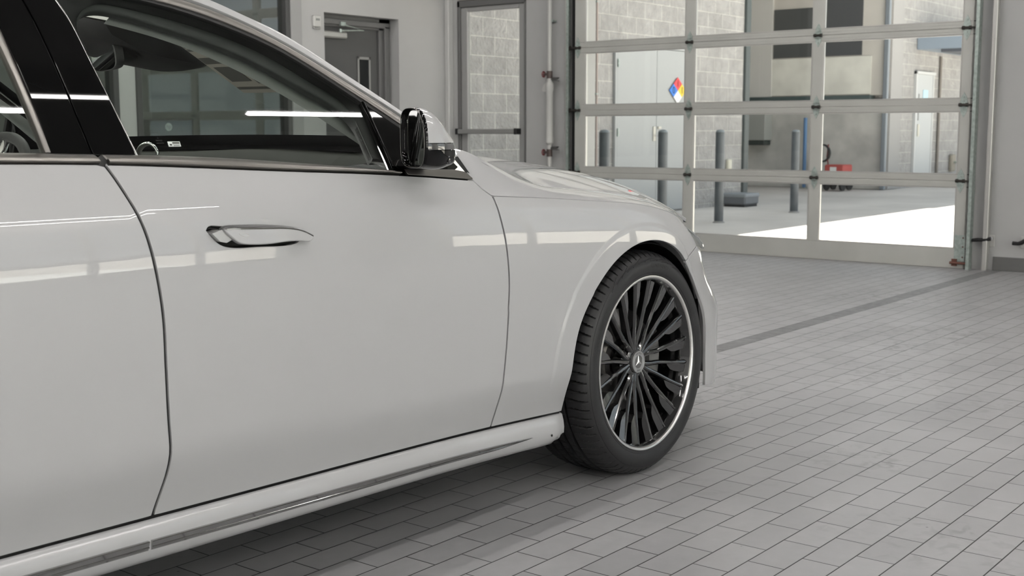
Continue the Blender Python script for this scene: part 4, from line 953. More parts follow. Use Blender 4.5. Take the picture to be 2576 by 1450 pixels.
    def ringtext(txt, deg, up):
        return text_mesh(txt, .0072, lambda x, y: ((.0272+y*up)*math.cos(math.radians(deg)-x/.0272*up), .0330, (.0272+y*up)*math.sin(math.radians(deg)-x/.0272*up)))
    ringtext('MERCEDES', 90, 1).build('ring_lettering', BLACKP, w); ringtext('BENZ', 270, -1).build('ring_lettering', BLACKP, w)
    BZ = mat('bolt_black_zinc', (.10, .10, .10), .35, metal=.6)
    for k in range(5):
        bo = MB()
        a = 2*math.pi*k/5+.02+2*math.pi/10*0; bo.cyl((.056*math.cos(a), .058, .056*math.sin(a)), (.056*math.cos(a), .075, .056*math.sin(a)), .0095, n=6); bo.cyl((.056*math.cos(a), .052, .056*math.sin(a)), (.056*math.cos(a), .058, .056*math.sin(a)), .005, n=6)
        bo.build('wheel_bolt', BZ, w)
    MB().lathe([(.02, .085), (.085, .085), (.090, .10), (.165, .10), (.165, .128), (.06, .128)], (0, 0, 0), (0, 1, 0), 90).build('brake_disc', DISCM, w, ang=40)
    k = MB(); sgn = 1
    for i in range(1):
        rows = [[(r*math.cos(a), y, r*math.sin(a)) for r, y in ((.115, .085), (.118, .068), (.165, .064), (.188, .075), (.19, .14), (.12, .14))] for a in np.linspace(-.45, .45, 10)]
        k.grid(rows, closed=True)
    k.build('brake_caliper', mat('caliper_grey', (.18, .18, .18), .4), w, ang=40)
    return w
fw = make_wheel('front_wheel', (3.213, 2.005, .348))
def dup_wheel(src, name, loc, mirror=False):
    c = copy_tree(src, CAR); c.name = name; c.location = Vector(loc)-CARP
    if mirror: c.rotation_euler = (.02, 0, math.pi)
    return c
dup_wheel(fw, 'front_wheel', (3.213, 2*CY-2.005, .348), True)
dup_wheel(fw, 'rear_wheel', (.252, 2.0, .348)); dup_wheel(fw, 'rear_wheel', (.252, 2*CY-2.0, .348), True)

# ---------------------------------------------------------------- glasshouse, trim, handle, mirror
SILH = [(.3, 1.31), (.8, 1.37), (1.2, 1.392), (1.5, 1.387), (1.7, 1.370), (1.7948, 1.3528), (1.8579, 1.3295), (1.9552, 1.2918), (2.0496, 1.2372), (2.1414, 1.1794), (2.2366, 1.1211), (2.31, 1.075), (2.36, 1.044)]
WBL = [(.3, 1.285), (.8, 1.353), (1.2, 1.378), (1.5, 1.372), (1.68, 1.358), (1.7526, 1.3444), (1.8487, 1.3133), (1.9449, 1.273), (2.0398, 1.2216), (2.1403, 1.163), (2.2319, 1.1093), (2.29, 1.073), (2.35, 1.036)]
SATT = [(.3, 1.280), (.8, 1.349), (1.2, 1.374), (1.5, 1.368), (1.68, 1.352), (1.7539, 1.337), (1.8461, 1.3075), (1.9421, 1.2661), (2.037, 1.2148), (2.1377, 1.1552), (2.2289, 1.1013), (2.28, 1.069), (2.34, 1.031)]
SATB = [(.3, 1.262), (.8, 1.331), (1.2, 1.353), (1.5, 1.3505), (1.6447, 1.3379), (1.7423, 1.3190), (1.8382, 1.2913), (1.9344, 1.2527), (2.0281, 1.2003), (2.1286, 1.1396), (2.2227, 1.080), (2.28, 1.042), (2.34, 1.003)]
GTL = [(.3, 1.257), (.8, 1.326), (1.2, 1.348), (1.5, 1.3455), (1.6255, 1.3337), (1.7388, 1.3105), (1.8335, 1.2828), (1.9301, 1.2451), (2.0242, 1.1926), (2.1215, 1.1326), (2.22, 1.070), (2.28, 1.032), (2.34, .993)]
BTOP = [(.3, 1.030), (1.1667, 1.0244), (1.3653, 1.0185), (1.5931, 1.01), (1.7987, 0.9962), (2.0301, 0.9778), (2.1565, 0.9664), (2.25, .957)]
def gfn(off): return lambda x, z: glass(x, z, off)
PROFS = [(0, -.012), (0, .0), (.06, .65), (.25, .95), (.5, 1), (.75, .95), (.94, .65), (1, 0), (1, -.012)]
def band(name, ca, cb, m, off=0, bulge=.003, n=90, x0=None, x1=None, parent=None, both=True, fa=None, fb_=None, **kw):
    a = curve(ca, n=n*3); b = curve(cb, n=n*3)
    if x0 is not None: a = [p for p in a if x0 <= p[0] <= x1]; b = [p for p in b if x0 <= p[0] <= x1]
    A = [along(a, i/(n-1)) for i in range(n)]; B = [along(b, i/(n-1)) for i in range(n)]
    fa = fa or gfn(off); fb_ = fb_ or gfn(off); out = []
    for sd in ((0, 1) if both else (0,)):
        rows = []
        for p, q in zip(A, B):
            P = np.array(fa(*p)); Q = np.array(fb_(*q)); nn = np.array([0, -.88, .48])
            rows.append([tuple(P*(1-t)+Q*t+nn*(bulge*k if k > -.005 else k)) for t, k in PROFS])
        if sd: rows = [[(v[0], 2*CY-v[1], v[2]) for v in r] for r in rows]
        mb = MB().grid(rows); mb.add(rows[0], [tuple(range(9))]); mb.add(rows[-1], [tuple(range(9))[::-1]])
        out.append(cbuild(mb, name, m, (parent if not isinstance(parent, tuple) else parent[sd]) if parent else None, ang=40, **kw))
    return out
DP = (front_door, fdl); RP = (rear_door, rdl)
band('roof_rail', SILH, WBL, PAINT, off=-.002, bulge=.004)
band('roof_rail_gap', WBL, SATT, SEAL, off=-.008, bulge=0)
band('window_surround', SATT, SATB, SATIN, off=.001, bulge=.004, x0=1.335, x1=2.5, parent=DP)
band('window_surround', SATT, SATB, SATIN, off=.001, bulge=.004, x0=.3, x1=1.325, parent=RP)
band('window_seal', SATB, GTL, SEAL, off=-.001, bulge=.002, x0=1.335, x1=2.5, parent=DP)
band('window_seal', SATB, GTL, SEAL, off=-.001, bulge=.002, x0=.3, x1=1.325, parent=RP)
# belt mouldings
fbody = lambda s, z: vsub(body(s, z), (0, -.001, 0))
band('belt_moulding', [(p[0], p[1]+.0012) for p in BELT[2:]], BTOP[1:], SATIN, x0=1.3605, x1=2.158, parent=DP, bulge=.006, fa=fbody, fb_=gfn(.006))
band('belt_moulding', [(p[0], p[1]+.0012) for p in BELT[1:4]]+[(1.36, 1.0045)], BTOP[:2]+[(1.36, 1.0187)], SATIN, x0=.37, x1=1.3475, parent=RP, bulge=.006, fa=fbody, fb_=gfn(.006))
gt = cv(GTL); bt2 = cv(BTOP)
def bt_(x): return float(np.interp(x, [p[0] for p in bt2], [p[1] for p in bt2]))
def gt_(x): return float(np.interp(x, [p[0] for p in gt], [p[1] for p in gt]))
BF = cv([(1.385, 1.348), (1.3975, 1.3215), (1.4162, 1.2206), (1.4364, 1.0867), (1.4496, 1.014)])
BG = cv([(1.315, 1.349), (1.3219, 1.3152), (1.3338, 1.1998), (1.3422, 1.0936), (1.3503, 1.0202)])
RFa = cv([(1.224, 1.347), (1.232, 1.27), (1.240, 1.20), (1.247, 1.115), (1.2533, 1.0236)])
RFb = cv([(1.248, 1.347), (1.252, 1.27), (1.256, 1.20), (1.262, 1.115), (1.2654, 1.0236)])
MTf = cv([(2.1215, 1.1326), (2.1263, 1.05), (2.1323, .9681)])
dirt = GTL
# front door glass
fg = BF[::-1]+sub(gt, 1.39, 2.12)+MTf[1:]+sub(bt2, 1.452, 2.13)[::-1]
sgl, sgl2 = skin('side_glass', fg, gfn(-.006), CARGL, ref=(0, -1, .4), flange=0, both=True, h=.06)
sgl.parent = front_door; sgl2.parent = fdl
rgp = [(.52, 1.027), (.50, 1.10), (.60, 1.297)]+sub(gt, .61, 1.225)+RFa[1:]+sub(bt2, .53, 1.25)[::-1]
a_, b_ = skin('side_glass', rgp, gfn(-.006), CARGL, ref=(0, -1, .4), flange=0, both=True, h=.08); a_.parent = rear_door; b_.parent = rdl
rq = [(.20, 1.026), (.30, 1.255)]+sub(gt, .31, .58)+[(.485, 1.10), (.50, 1.027)]
skin('quarter_window', rq, gfn(-.002), PIANO, ref=(0, -1, .4), flange=.004, both=True, h=.08)
# gloss black panels on the pillar between the doors
p1 = RFb[::-1]+sub(gt, 1.25, 1.312)+[(p[0]-.003, p[1]) for p in BG[1:]]+sub(bt2, 1.27, 1.345)[::-1]
p2 = [(p[0]+.003, p[1]) for p in BG[::-1]]+sub(gt, 1.32, 1.383)+[(p[0]-.005, p[1]) for p in BF[1:]]+sub(bt2, 1.36, 1.44)[::-1]
def pil(x, z): return glass(x, z, .001+.006*math.sin(math.pi*min(1, max(0, (z-1.0)/.36))))
a_, b_ = skin('pillar_panel', p1, pil, PIANO, ref=(0, -1, .4), flange=.008, both=True, h=.03, rnd=.0015, label='gloss black pillar panel'); a_.parent = rear_door; b_.parent = rdl
a_, b_ = skin('pillar_panel', p2, pil, PIANO, ref=(0, -1, .4), flange=.008, both=True, h=.03, rnd=.0015, label='gloss black pillar panel'); a_.parent = front_door; b_.parent = fdl
band('pillar_strip', RFb, RFa, SATIN, off=.000, bulge=.003, parent=RP, n=30)
band('pillar_strip', [(p[0]+.0005, p[1]) for p in BF], [(p[0]-.005, p[1]) for p in BF], BRIGHT, off=.0, bulge=.002, parent=DP, n=30)
band('pillar_seal', [(p[0]+.012, p[1]) for p in BG], [(p[0]-.012, p[1]) for p in BG], SEAL, off=-.014, bulge=0, n=20)
# black triangle ahead of the front door glass, divider bar
tri = [(2.1360, 1.1280)]+[(p[0], p[1]-.001) for p in sub(gt, 2.14, 2.335)]+[(2.355, .958), (2.25, .9585), (2.150, .9672)]
a_, b_ = skin('mirror_triangle', tri, gfn(.0), PIANO, ref=(0, -1, .4), flange=.010, both=True, h=.03); a_.parent = front_door; b_.parent = fdl
band('window_divider', [(2.1250, 1.1330), (2.1303, 1.05), (2.1363, .9675)], [(2.1330, 1.1290), (2.1403, 1.05), (2.1490, .9665)], PIANO, off=.002, bulge=.004, parent=DP, n=30)
# front end of the belt trim, bright corner piece and seal
ft_ = [p for p in sub(belt, 2.168, 2.418)]+[(2.419, .9405), (2.395, .958), (2.352, .9645), (2.26, .9665), (2.17, .9705)]
a_, b_ = skin('belt_trim_front', [(x, z+.0012) for x, z in ft_], body, SATIN, ref=(0, -1, .4), flange=.006, lift=.001, both=True, h=.03, rnd=.001); a_.parent = front_door; b_.parent = fdl
wf = lambda k: (lambda x, z: (x, CY-.875-k, z))
skin('corner_piece', [(2.3502, .9909), (2.3715, .9946), (2.4208, .9551), (2.3865, .957)], wf(.0), BRIGHT, ref=(0, -1, .4), flange=.006, both=True, h=.03, rnd=.003)
skin('corner_seal', [(2.3730, .9960), (2.3900, .9970), (2.4400, .9490), (2.4230, .9545)], wf(.0), SEAL, ref=(0, -1, .4), flange=.006, both=True, h=.03)
# windscreen
def wsc(t, z):
    w_ = GL(0, z)-.022; x = 1.795+(1.355-z)/.575+.155*(1-t*t)+.0; return (x, CY-w_*t, z+.012*(1-t*t))
rows = [[wsc(t, z) for t in np.linspace(-1, 1, 25)] for z in np.linspace(1.015, 1.352, 16)]
ws = cbuild(MB().grid(rows), 'windscreen', WSGL, smooth=True)
def wso(t, z, o=-.006): p = wsc(t, z); return (p[0]+o*.5, p[1], p[2]+o*.85)
cbuild(MB().grid([[wso(t, z) for t in np.linspace(-1, 1, 25)] for z in (1.012, 1.030, 1.046)]), 'windscreen_frit', SEAL, ws, smooth=True)
cbuild(MB().grid([[wso(t, z) for t in np.linspace(-1, 1, 25)] for z in (1.325, 1.352)]), 'windscreen_frit', SEAL, ws, smooth=True)
for s in (-1, 1): cbuild(MB().grid([[wso(s*k, z) for z in np.linspace(1.015, 1.352, 20)] for k in (.945, 1.0)]), 'windscreen_frit', SEAL, ws, smooth=True)
# cowl between glass and bonnet
rows = []
for t in np.linspace(-1, 1, 25):
    a = wsc(t*.99, 1.016); k = abs(t); xb = 2.63-.07*k**3; rows.append([(a[0]-.02, a[1], a[2]-.02), (a[0], a[1], a[2]-.006), ((a[0]+xb)/2, CY-.80*t, .990), (xb, CY-.80*t, .985), (xb+.03, CY-.80*t, .975)])
cbuild(MB().grid(rows), 'cowl_panel', BLACKP, smooth=True)
for y0, y1 in ((2.35, 2.95), (2.95, 3.55)):
    cbuild(MB().tube([(2.50+.10*abs(y-2.94)*-1+.08, y, 1.022) for y in np.linspace(y0, y1, 8)], .007, 6), 'wiper_blade', BLACKP)
# door handle: cup, lever, chrome top
PAD = [(1.5811, 0.8642), (1.5917, 0.8654), (1.6199, 0.8643), (1.7072, 0.8598), (1.7603, 0.8548), (1.791, 0.8476), (1.802, 0.8421), (1.8120, 0.8365), (1.8080, 0.8310), (1.7893, 0.8294), (1.6969, 0.8312), (1.6311, 0.8342), (1.6142, 0.8377), (1.6009, 0.8466), (1.5892, 0.8564)]
_c = np.mean(np.array(REC), axis=0)
CUP = mat('handle_cup', (.06, .06, .06), .18, coat=1)
rows = []
rc = curve(REC+[REC[0]], n=80)[:-1]
for k, dep in ((1.0, .004), (.98, .010), (.93, .022), (.75, .032), (.0, .034)):
    rows.append([vsub(body(_c[0]+(p[0]-_c[0])*k, _c[1]+(p[1]-_c[1])*k), (0, dep, 0)) for p in rc])
hd = []
def mirror_pts(rows): return [[(v[0], 2*CY-v[1], v[2]) for v in r] for r in rows]
LO = .022      # how far the lever stands off, measured from the skin
def lev(a, b): 
    k = min(1, max(0, (a-1.575)/.04)); return vsub(body(a+.004, b+.0016), (0, -(LO-.004*(1-k)), 0))
for sd, par in ((0, front_door), (1, fdl)):
    cup = cbuild(MB().grid(mirror_pts(rows) if sd else rows, closed=True), 'handle_cup', CUP, par, smooth=True)
    if sd: continue
    padc = curve(PAD+[PAD[0]], n=90)[:-1]
    lv = skin('door_handle', padc, lev, PAINT, flange=.013, h=.012, rnd=.003, parent=par)
    th = [(1.578, .8642), (1.5811, 0.8690), (1.5899, 0.8724), (1.6211, 0.8732), (1.7234, 0.8669), (1.7688, 0.8605), (1.7960, 0.8515), (1.8125, 0.8385)]
    lo = [(1.5811, 0.8650), (1.5850, 0.8658), (1.5917, 0.8662), (1.6199, 0.8651), (1.7072, 0.8606), (1.7603, 0.8556), (1.788, 0.8484), (1.8115, 0.8376)]
    A = curve(th, n=50); B = curve(lo, n=50); rr = []
    for p, q in zip(A, B):
        P = np.array(body(*p))+[0, -.004, 0]; Q = np.array(lev(*q))+[0, -.0008, 0]; d = Q-P
        rr.append([tuple(P+[0, .006, -.004]), tuple(P), tuple(P+d*.5+[0, 0, .0016]), tuple(P+d*.85+[0, 0, .001]), tuple(Q+[0, 0, .0004]), tuple(Q+[0, 0, -.0022]), tuple(Q+[0, .004, -.0026])])
    cbuild(MB().grid(rr), 'handle_cap_strip', mat('dark_chrome', (.16, .16, .16), .08, metal=1), par, ang=30)
    m_ = MB().prism([(1.556, .8600), (1.5811, .8660), (1.604, .8440), (1.590, .8390), (1.575, .8420)], lambda a, b, t: vsub(body(a, b), (0, t, 0)), -.012, .018); cbuild(m_, 'handle_foot', mat('handle_grey', (.42, .42, .41), .3, coat=1), par)
    ic = curve([(1.612, .8540), (1.622, .8555), (1.632, .8535), (1.638, .8495), (1.632, .8480), (1.622, .8490), (1.612, .8540)], n=40)
    cbuild(MB().tube([vsub(lev(a, b), (0, -.0002, 0)) for a, b in ic], .0006, 6, closed=True), 'touch_mark', mat('emboss_line', (.50, .50, .49), .4), par)
# door mirror
E0, E1 = np.array([2.150, 2.028]), np.array([2.060, 1.868]); ev = (E1-E0)/np.linalg.norm(E1-E0); Cc = (E0+E1)/2
ZTP = Spl([-.02, 0, .05, .10, .15, .185, .200], [1.115, 1.117, 1.113, 1.092, 1.062, 1.038, 1.022]); ZBT = Spl([-.02, 0, .05, .10, .15, .185, .200], [.981, .978, .974, .975, .981, .993, 1.008]); HW = Spl([-.02, 0, .05, .10, .15, .185, .200], [.089, .092, .093, .088, .071, .042, .004])
def msec(d, z, side, sc_=1.0, n_=3.2):
    zt, zb = ZTP(d), ZBT(d); zc = (zt+zb)/2; h = (zt-zb)/2*sc_; a = max(.0005, HW(d))*sc_
    k = min(1, abs((z-zc)/h)); n_ = 2.3 if side > 0 and z > zc else 4.0; ww = a*(1-k**n_)**(1/n_)
    sh = (z-1.05)*-.12 if side > 0 else 0
    c = Cc+np.array([1, -.02])*d*.62+ev*(ww*side+(0.010*max(0, z-1.04)/.08 if 0 else 0)+ (-.05*max(0, z-1.03) if side > 0 else 0))
    return (c[0], c[1], z)
def mshell(zlo, zhi, name, m, parent=None, grow=0):
    rows = []
    for d in list(np.linspace(0, .15, 16))+list(np.linspace(.157, .2, 10)):
        zt, zb = ZTP(d)-.0004, ZBT(d)+.0004; a = min(max(zlo, zb), zt); b = max(min(zhi, zt), zb); L_ = np.linspace(0, 1, 13)
        L_ = 1-(1-L_)**2 if zhi > 1.2 else L_
        r = [msec(d, a+(b-a)*t, 1) for t in L_]+[msec(d, a+(b-a)*t, -1) for t in L_[::-1]] if zhi > 1.2 else ([msec(d, b+(a-b)*t, 1) for t in (1-(1-L_)**2)]+[msec(d, b+(a-b)*t, -1) for t in (1-(1-L_)**2)[::-1]])
        if grow:
            r = [tuple(np.array(v)+np.append((np.array(v[:2])-Cc-np.array([1, 0])*d*.6)*grow, 0)) for v in r]
        rows.append(r)
    return cbuild(MB().grid(rows), name, m, parent, smooth=True)
cap = mshell(1.036, 2, 'door_mirror', PAINT, CAR)
mshell(-1, 1.019, 'mirror_lower_shell', PIANO, cap)
mshell(1.0205, 1.0345, 'turn_signal', mat('signal_lens', (.10, .10, .10), .08, metal=.3, coat=1), cap, grow=.012)
# black frame towards the rear and the glass in it
lev_ = lambda d, s, n=18: [msec(0, ZBT(0)+.0004+(ZTP(0)-ZBT(0)-.0008)*t, 1, 1) for t in (1-np.cos(np.linspace(0, math.pi, n)))/2]+[msec(0, ZBT(0)+.0004+(ZTP(0)-ZBT(0)-.0008)*t, -1, 1) for t in (1-np.cos(np.linspace(math.pi, 0, n)))/2]
o0 = np.array(lev_(0, 1)); ctr = o0.mean(0); nb = np.array([-.87, .49, 0])
def loop(k, d): return [tuple(ctr+(p-ctr)*k+nb*d) for p in o0]
cbuild(MB().grid([loop(1.0, -.001), loop(1.0, .003), loop(.985, .007), loop(.965, .008), loop(.94, .005), loop(.93, -.006)], closed=True), 'mirror_frame', PIANO, cap, smooth=True)
m_ = MB().grid([loop(.925, -.003), loop(.92, -.001)], closed=True); m_.add(loop(.92, -.001), [tuple(range(len(o0)))])
cbuild(m_, 'mirror_glass', mat('mirror_silver', (.55, .56, .56), .02, metal=1), cap)
cbuild(MB().tube(loop(.975, .0080), .0006, 6, closed=True), 'frame_edge', SATIN, cap, smooth=True)
for d, z, r in ((.120, .996, .009),):
    p = np.array(msec(d, z, 1)); n_ = np.array([.10, -.95, -.15]); n_ /= np.linalg.norm(n_)
    m_ = MB(); m_.lathe([(0, .004), (.004, .0035), (.0045, .001), (.009, .003), (.0105, 0), (.012, -.004)], tuple(p-n_*.001), tuple(n_), 30); cbuild(m_, 'camera_lens', mat('lens_black', (.02, .02, .02), .1, coat=1), cap, ang=40)
m_ = MB().prism([(2.15, .974), (2.235, .970), (2.245, .976), (2.225, .990), (2.16, .994), (2.140, .980)], lambda a, b, t: (a-(t-2.06)*.3, t, b), 1.965, 2.075); cbuild(m_, 'mirror_foot', PIANO, cap, ang=30)

# ---------------------------------------------------------------- cabin
def gin(off): return lambda x, z: glass(x, z, -off)
DFI = [(1.4526, 1.2271), (1.4487, 1.2594), (1.4534, 1.2801), (1.4667, 1.2975), (1.4862, 1.3123), (1.52, 1.325), (1.5765, 1.3236), (1.6788, 1.3077), (1.8381, 1.2695), (1.9562, 1.2199), (2.0358, 1.1738), (2.1084, 1.1277), (2.1243, 1.0992), (2.13, 1.0486), (2.1358, 0.9962)]
DFL = [(1.4581, 1.2271), (1.4547, 1.2594), (1.4594, 1.2761), (1.4727, 1.2905), (1.4881, 1.3006), (1.52, 1.309), (1.58, 1.3040), (1.6742, 1.2842), (1.8317, 1.2422), (1.9491, 1.191), (2.0304, 1.1474), (2.1042, 1.1029), (2.1250, 1.0769), (2.1355, 1.0300), (2.1367, 0.9866)]
GIN = [(1.41, 1.20), (1.395, 1.27), (1.40, 1.325), (1.42, 1.345), (1.46, 1.350), (1.52, 1.350), (1.6255, 1.340), (1.7388, 1.3165), (1.8335, 1.2888), (1.9301, 1.2511), (2.0242, 1.1986), (2.1215, 1.1386), (2.150, 1.10), (2.165, 1.05), (2.18, .99)]
DGREY = mat('door_frame_trim', (.035, .037, .036), .55); DGREY2 = mat('door_frame_seal', (.012, .012, .012), .5)
band('inner_door_frame', GIN, DFI, DGREY2, n=80, bulge=.002, fa=gin(.022), fb_=gin(.050), parent=DP)
band('inner_door_frame_edge', DFI, DFL, DGREY, n=80, bulge=.004, fa=gin(.050), fb_=gin(.060), parent=DP)
# light trim along the windscreen pillar
APU = [(1.58, 1.312), (1.7053, 1.2884), (1.8657, 1.2456), (1.9852, 1.1934), (2.068, 1.149), (2.1431, 1.1037), (2.172, 1.0873), (2.235, 1.048)]
APL = [(1.57, 1.298), (1.6909, 1.2741), (1.8218, 1.2333), (1.9697, 1.1647), (2.0704, 1.1059), (2.1642, 1.0454), (2.1949, 1.0257), (2.22, 1.01)]
band('windscreen_pillar_trim', APU, APL, PILLT, n=50, bulge=.008, fa=gin(.090), fb_=gin(.105))
# headliner
rows = []
for x in np.linspace(-.1, 1.86, 26):
    zs, zc = RS(min(x, 1.79))-.055, RT(min(x, 1.85))-.055-.02*sstep(1.5, 1.86, x); w0 = GL(x, zs)-.06
    rows.append([(x+(.10*(1-t*t))*max(0, (x-1.4)/.46), CY+w0*t, zs-.03*0+(zc-zs)*(1-abs(t)**4)) for t in np.linspace(-1, 1, 21)])
hlr = cbuild(MB().grid(rows), 'headliner', HEADL, smooth=True)
for s in (1,):
    m_ = MB().box((1.60, CY+s*.36-.17, 1.372), (1.78, CY+s*.36+.17, 1.384), .005); cbuild(m_, 'sun_visor', HEADL, hlr)
m_ = MB().box((1.56, CY-.08, 1.362), (1.78, CY+.08, 1.40), .012); cbuild(m_, 'overhead_console', DARKT, hlr)
m_ = MB(); m_.cyl((1.72, CY-.06, 1.343), (1.72, CY-.06, 1.350), .025, n=20); cbuild(m_, 'reading_lamp', CHROME, hlr)
cl = bpy.data.lights.new('cabin_fill', 'POINT'); cl.energy = 24; cl.shadow_soft_size = .12; cl.color = (1, .97, .92)  # unseen point light added to brighten the headliner
clo = bpy.data.objects.new('cabin_fill', cl); COL.objects.link(clo); clo.location = Vector((1.05, CY, .80))-CARP; clo.parent = CAR
# sensor housing and inside mirror
sh = [(1.77, 1.352), (1.90, 1.340), (2.02, 1.318), (2.115, 1.300), (2.215, 1.262), (2.222, 1.252), (2.19, 1.236), (2.14, 1.228), (2.06, 1.238), (1.985, 1.247), (1.90, 1.268), (1.80, 1.310)]
rows = []
for t in np.linspace(-1, 1, 9):
    k = (1-abs(t)**3)*.25+.75; c0 = np.array([2.02, 1.29]); rows.append([(c0[0]+(a-c0[0])*k, CY-.06+.13*t, c0[1]+(b-c0[1])*k) for a, b in sh])
m_ = MB().grid(rows, closed=True); m_.add(rows[0], [tuple(range(len(sh)))]); m_.add(rows[-1], [tuple(range(len(sh)))[::-1]]); cbuild(m_, 'sensor_housing', mat('sensor_black', (.010, .010, .010), .6, spec=.2), ang=50)
mc = Vector((1.925, CY-.05, 1.258)); nrm_ = Vector((-.93, .33, -.10)).normalized(); tx = nrm_.cross(Vector((0, 0, 1))).normalized(); tz = tx.cross(nrm_)
def mpt(a, b, d): return tuple(mc+tx*a+tz*b+nrm_*d)
el = [(.125*math.copysign(abs(math.cos(t))**.55, math.cos(t)), .036*math.copysign(abs(math.sin(t))**.55, math.sin(t))) for t in np.linspace(0, 2*math.pi, 48, endpoint=False)]
m_ = MB().grid([[mpt(a*k, b*k, d) for a, b in el] for k, d in ((.5, -.03), (.95, -.018), (1, -.004), (1, .004), (.96, .006))], closed=True); m_.add([mpt(a*.5, b*.5, -.03) for a, b in el], [tuple(range(48))]); im = cbuild(m_, 'inside_mirror', DARKT, ang=50)
m_ = MB(); m_.add([mpt(a*.96, b*.94, .0055) for a, b in el], [tuple(range(48))]); cbuild(m_, 'mirror_glass', mat('inside_mirror_silver', (.7, .72, .72), .03, metal=1), im)
cbuild(MB().tube([mpt(0, 0, -.02), (2.02, CY-.03, 1.28)], .012, 10), 'mirror_stalk', DARKT, im)
# price sheet inside the windscreen, passenger side
sh_ = [wso(-(CY-y)/((GL(0, z)-.022))*-1*-1, z, -.012) for y, z in ((2.74, 1.305), (2.50, 1.290), (2.50, 1.165), (2.74, 1.165))]
PAPER = mat('paper_back', (.20, .19, .165), .8)
def paper(y, z, o=-.010):
    t = (CY-y)/(GL(0, z)-.022); p = wsc(t, z); return (p[0]+o*.5, p[1], p[2]+o*.85)
cbuild(MB().grid([[paper(y, z) for y in np.linspace(2.74, 2.50, 8)] for z in np.linspace(1.300, 1.166, 8)]), 'price_sheet', PAPER)
INK = mat('print_ink', (.05, .05, .045), .8)
ps = None
for y0, y1, z0, z1 in ((2.735, 2.505, 1.297, 1.290), (2.735, 2.60, 1.284, 1.279), (2.735, 2.60, 1.276, 1.271), (2.735, 2.505, 1.255, 1.240), (2.72, 2.62, 1.232, 1.196), (2.60, 2.51, 1.232, 1.215), (2.60, 2.51, 1.208, 1.190), (2.735, 2.505, 1.182, 1.176)):
    cbuild(MB().grid([[paper(y, z, -.0112) for y in np.linspace(y0, y1, 6)] for z in np.linspace(z0, z1, 4)]), 'printed_block', INK)
# dashboard with screen, far-side cluster and steering wheel
rows = []
for x, z in ((1.96, .80), (1.975, .90), (2.00, .955), (2.05, .978), (2.15, .990), (2.3, 1.000), (2.45, 1.006), (2.56, 1.006)):
    rows.append([(x+.05*(1-t*t), CY+.70*t, z-.018*abs(t)**4+.004*math.cos(6*t)) for t in np.linspace(-1, 1, 31)])
dash = cbuild(MB().grid(rows), 'dashboard', DASHM, smooth=True)
m_ = MB().box((2.02, CY+.18, .96), (2.16, CY+.55, 1.010), .02); cbuild(m_, 'instrument_hood', DARKT, dash)
m_ = MB().box((2.00, CY-.66, .86), (2.03, CY+.16, .965), .006); cbuild(m_, 'display_panel', PIANO, dash)
swc = Vector((1.80, CY+.37, .885)); ax = Vector((-.90, 0, .43)).normalized(); s1 = Vector((0, 1, 0)); s2 = ax.cross(s1)
ringp = [tuple(swc+s1*.185*math.cos(a)+s2*.180*math.sin(a)) for a in np.linspace(0, 2*math.pi, 60, endpoint=False)]
sw = cbuild(MB().tube(ringp, .016, 12, closed=True), 'steering_wheel', SEATM, smooth=True)
m_ = MB(); m_.cyl(swc-ax*.04, swc+ax*.02, .075, .065, n=30); cbuild(m_, 'wheel_hub', SEATM, sw, ang=40)
for a in (0, math.pi, -math.pi/2): cbuild(MB().tube([tuple(swc+(s1*math.cos(a)+s2*math.sin(a))*r) for r in (.06, .12, .178)], [.020, .014, .012], 8), 'wheel_spoke', CHROME, sw, smooth=True)
cbuild(MB().tube([tuple(swc-ax*.03), (2.1, CY+.37, .76)], .035, 12), 'steering_column', BLACKP, sw)
# driver's-side air vent ring that shows above the belt line
m_ = MB().lathe([(.028, -.010), (.036, -.006), (.040, .004), (.036, .010), (.030, .006)], (2.266, 3.20, .992), (-1, -.45, .05), 36, closed=True); cbuild(m_, 'air_vent_ring', CHROME, dash, smooth=True)
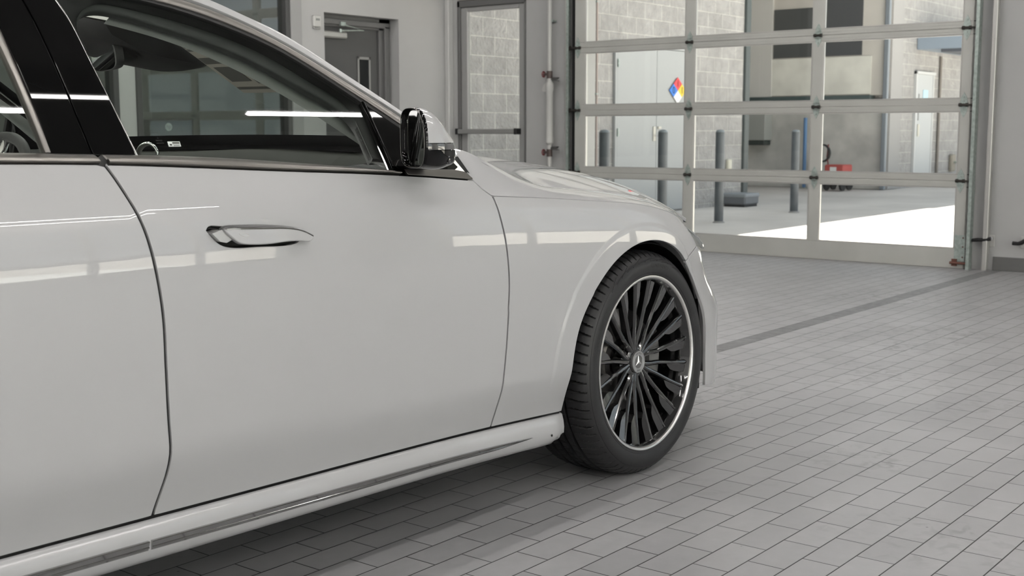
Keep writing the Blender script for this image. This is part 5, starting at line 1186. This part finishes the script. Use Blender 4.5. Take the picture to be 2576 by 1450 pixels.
# door inner panels, seats, floor, tunnel
for s in (-1, 1):
    for nm, x0, x1, par in (('inner_door_panel', 1.40, 2.35, DP[0 if s < 0 else 1]), ('inner_door_panel', .52, 1.34, RP[0 if s < 0 else 1])):
        rows = [[(x, CY+s*w_, z-.05*(x-1.4)*(z > .9)*(x > 1.4)) for x in np.linspace(x0, x1, 12)] for z, w_ in ((.32, .80), (.55, .80), (.62, .74), (.70, .74), (.74, .80), (.92, .80), (.988, .815), (.992, .84))]
        cbuild(MB().grid(rows), nm, DARKT, par, smooth=True)
    for x0 in (1.36, .42):
        c = MB().box((x0-.10, CY+s*.37-.26, .36), (x0+.44, CY+s*.37+.26, .55), .06); st = cbuild(c, 'seat', SEATM)
        rows = [[(x0-.10-.26*f-.06*(1-(t*t)), CY+s*.37+t*.25*(1-.25*f*f), .50+.60*f) for t in np.linspace(-1, 1, 9)] for f in np.linspace(0, 1, 10)]
        rows2 = [[(p[0]-.10, p[1], p[2]) for p in r] for r in rows]; c = MB().grid(rows).grid(rows2[::-1]); c.grid([rows[-1], rows2[-1]]); c.grid([[r[0] for r in rows], [r[0] for r in rows2]]); c.grid([[r[-1] for r in rows], [r[-1] for r in rows2]][::-1])
        cbuild(c, 'backrest', SEATM, st, ang=60)
        c = MB().box((x0-.47, CY+s*.37-.13, 1.12), (x0-.37, CY+s*.37+.13, 1.29), .03); cbuild(c, 'headrest', SEATM, st)
cbuild(MB().box((.2, CY-.78, .26), (2.6, CY+.78, .32)).box((.7, CY-.13, .32), (2.1, CY+.13, .62), .03), 'cabin_floor', SEATM)
# etching and security sticker on the front side glass
LX, LZ = 1.548, 1.0372
sg_ = lambda x, z, o: glass(x, z, -.006+o)
lp = [(LX-.0150, LZ-.0050), (LX+.0150, LZ-.0050), (LX+.0155, LZ+.0052), (LX-.0145, LZ+.0052)]
st = cbuild(MB().add([sg_(a, b, .0008) for a, b in lp], [(0, 1, 2, 3)]), 'window_sticker', mat('sticker_white', (.60, .64, .62), .6), front_door)
for a0, b0, a1, b1 in ((-.004, .0008, .0135, .0040), (-.004, -.0010, .0135, -.0004), (-.0115, -.0030, -.006, .0005), (-.003, -.0036, .0125, -.0024)):
    cbuild(MB().add([sg_(LX+a, LZ+b, .0012) for a, b in ((a0, b0), (a1, b0), (a1, b1), (a0, b1))], [(0, 1, 2, 3)]), 'sticker_print', INK, front_door)
ET = mat('glass_etching', (.02, .022, .02), .7)
for k, (txt, sz) in enumerate((('AS2  43R-', .0034), ('DOT 211 M', .0034), ('E1', .0034), ('TEMPERED', .0034), ('LAMINATED', .0034))):
    q = text_mesh(txt, sz, lambda x, y: sg_(1.513+x+.0006*k, 1.0600-.0052*k+y, .0008)); cbuild(shift(q, (0, 0, 0)), 'glass_etching', ET, front_door)
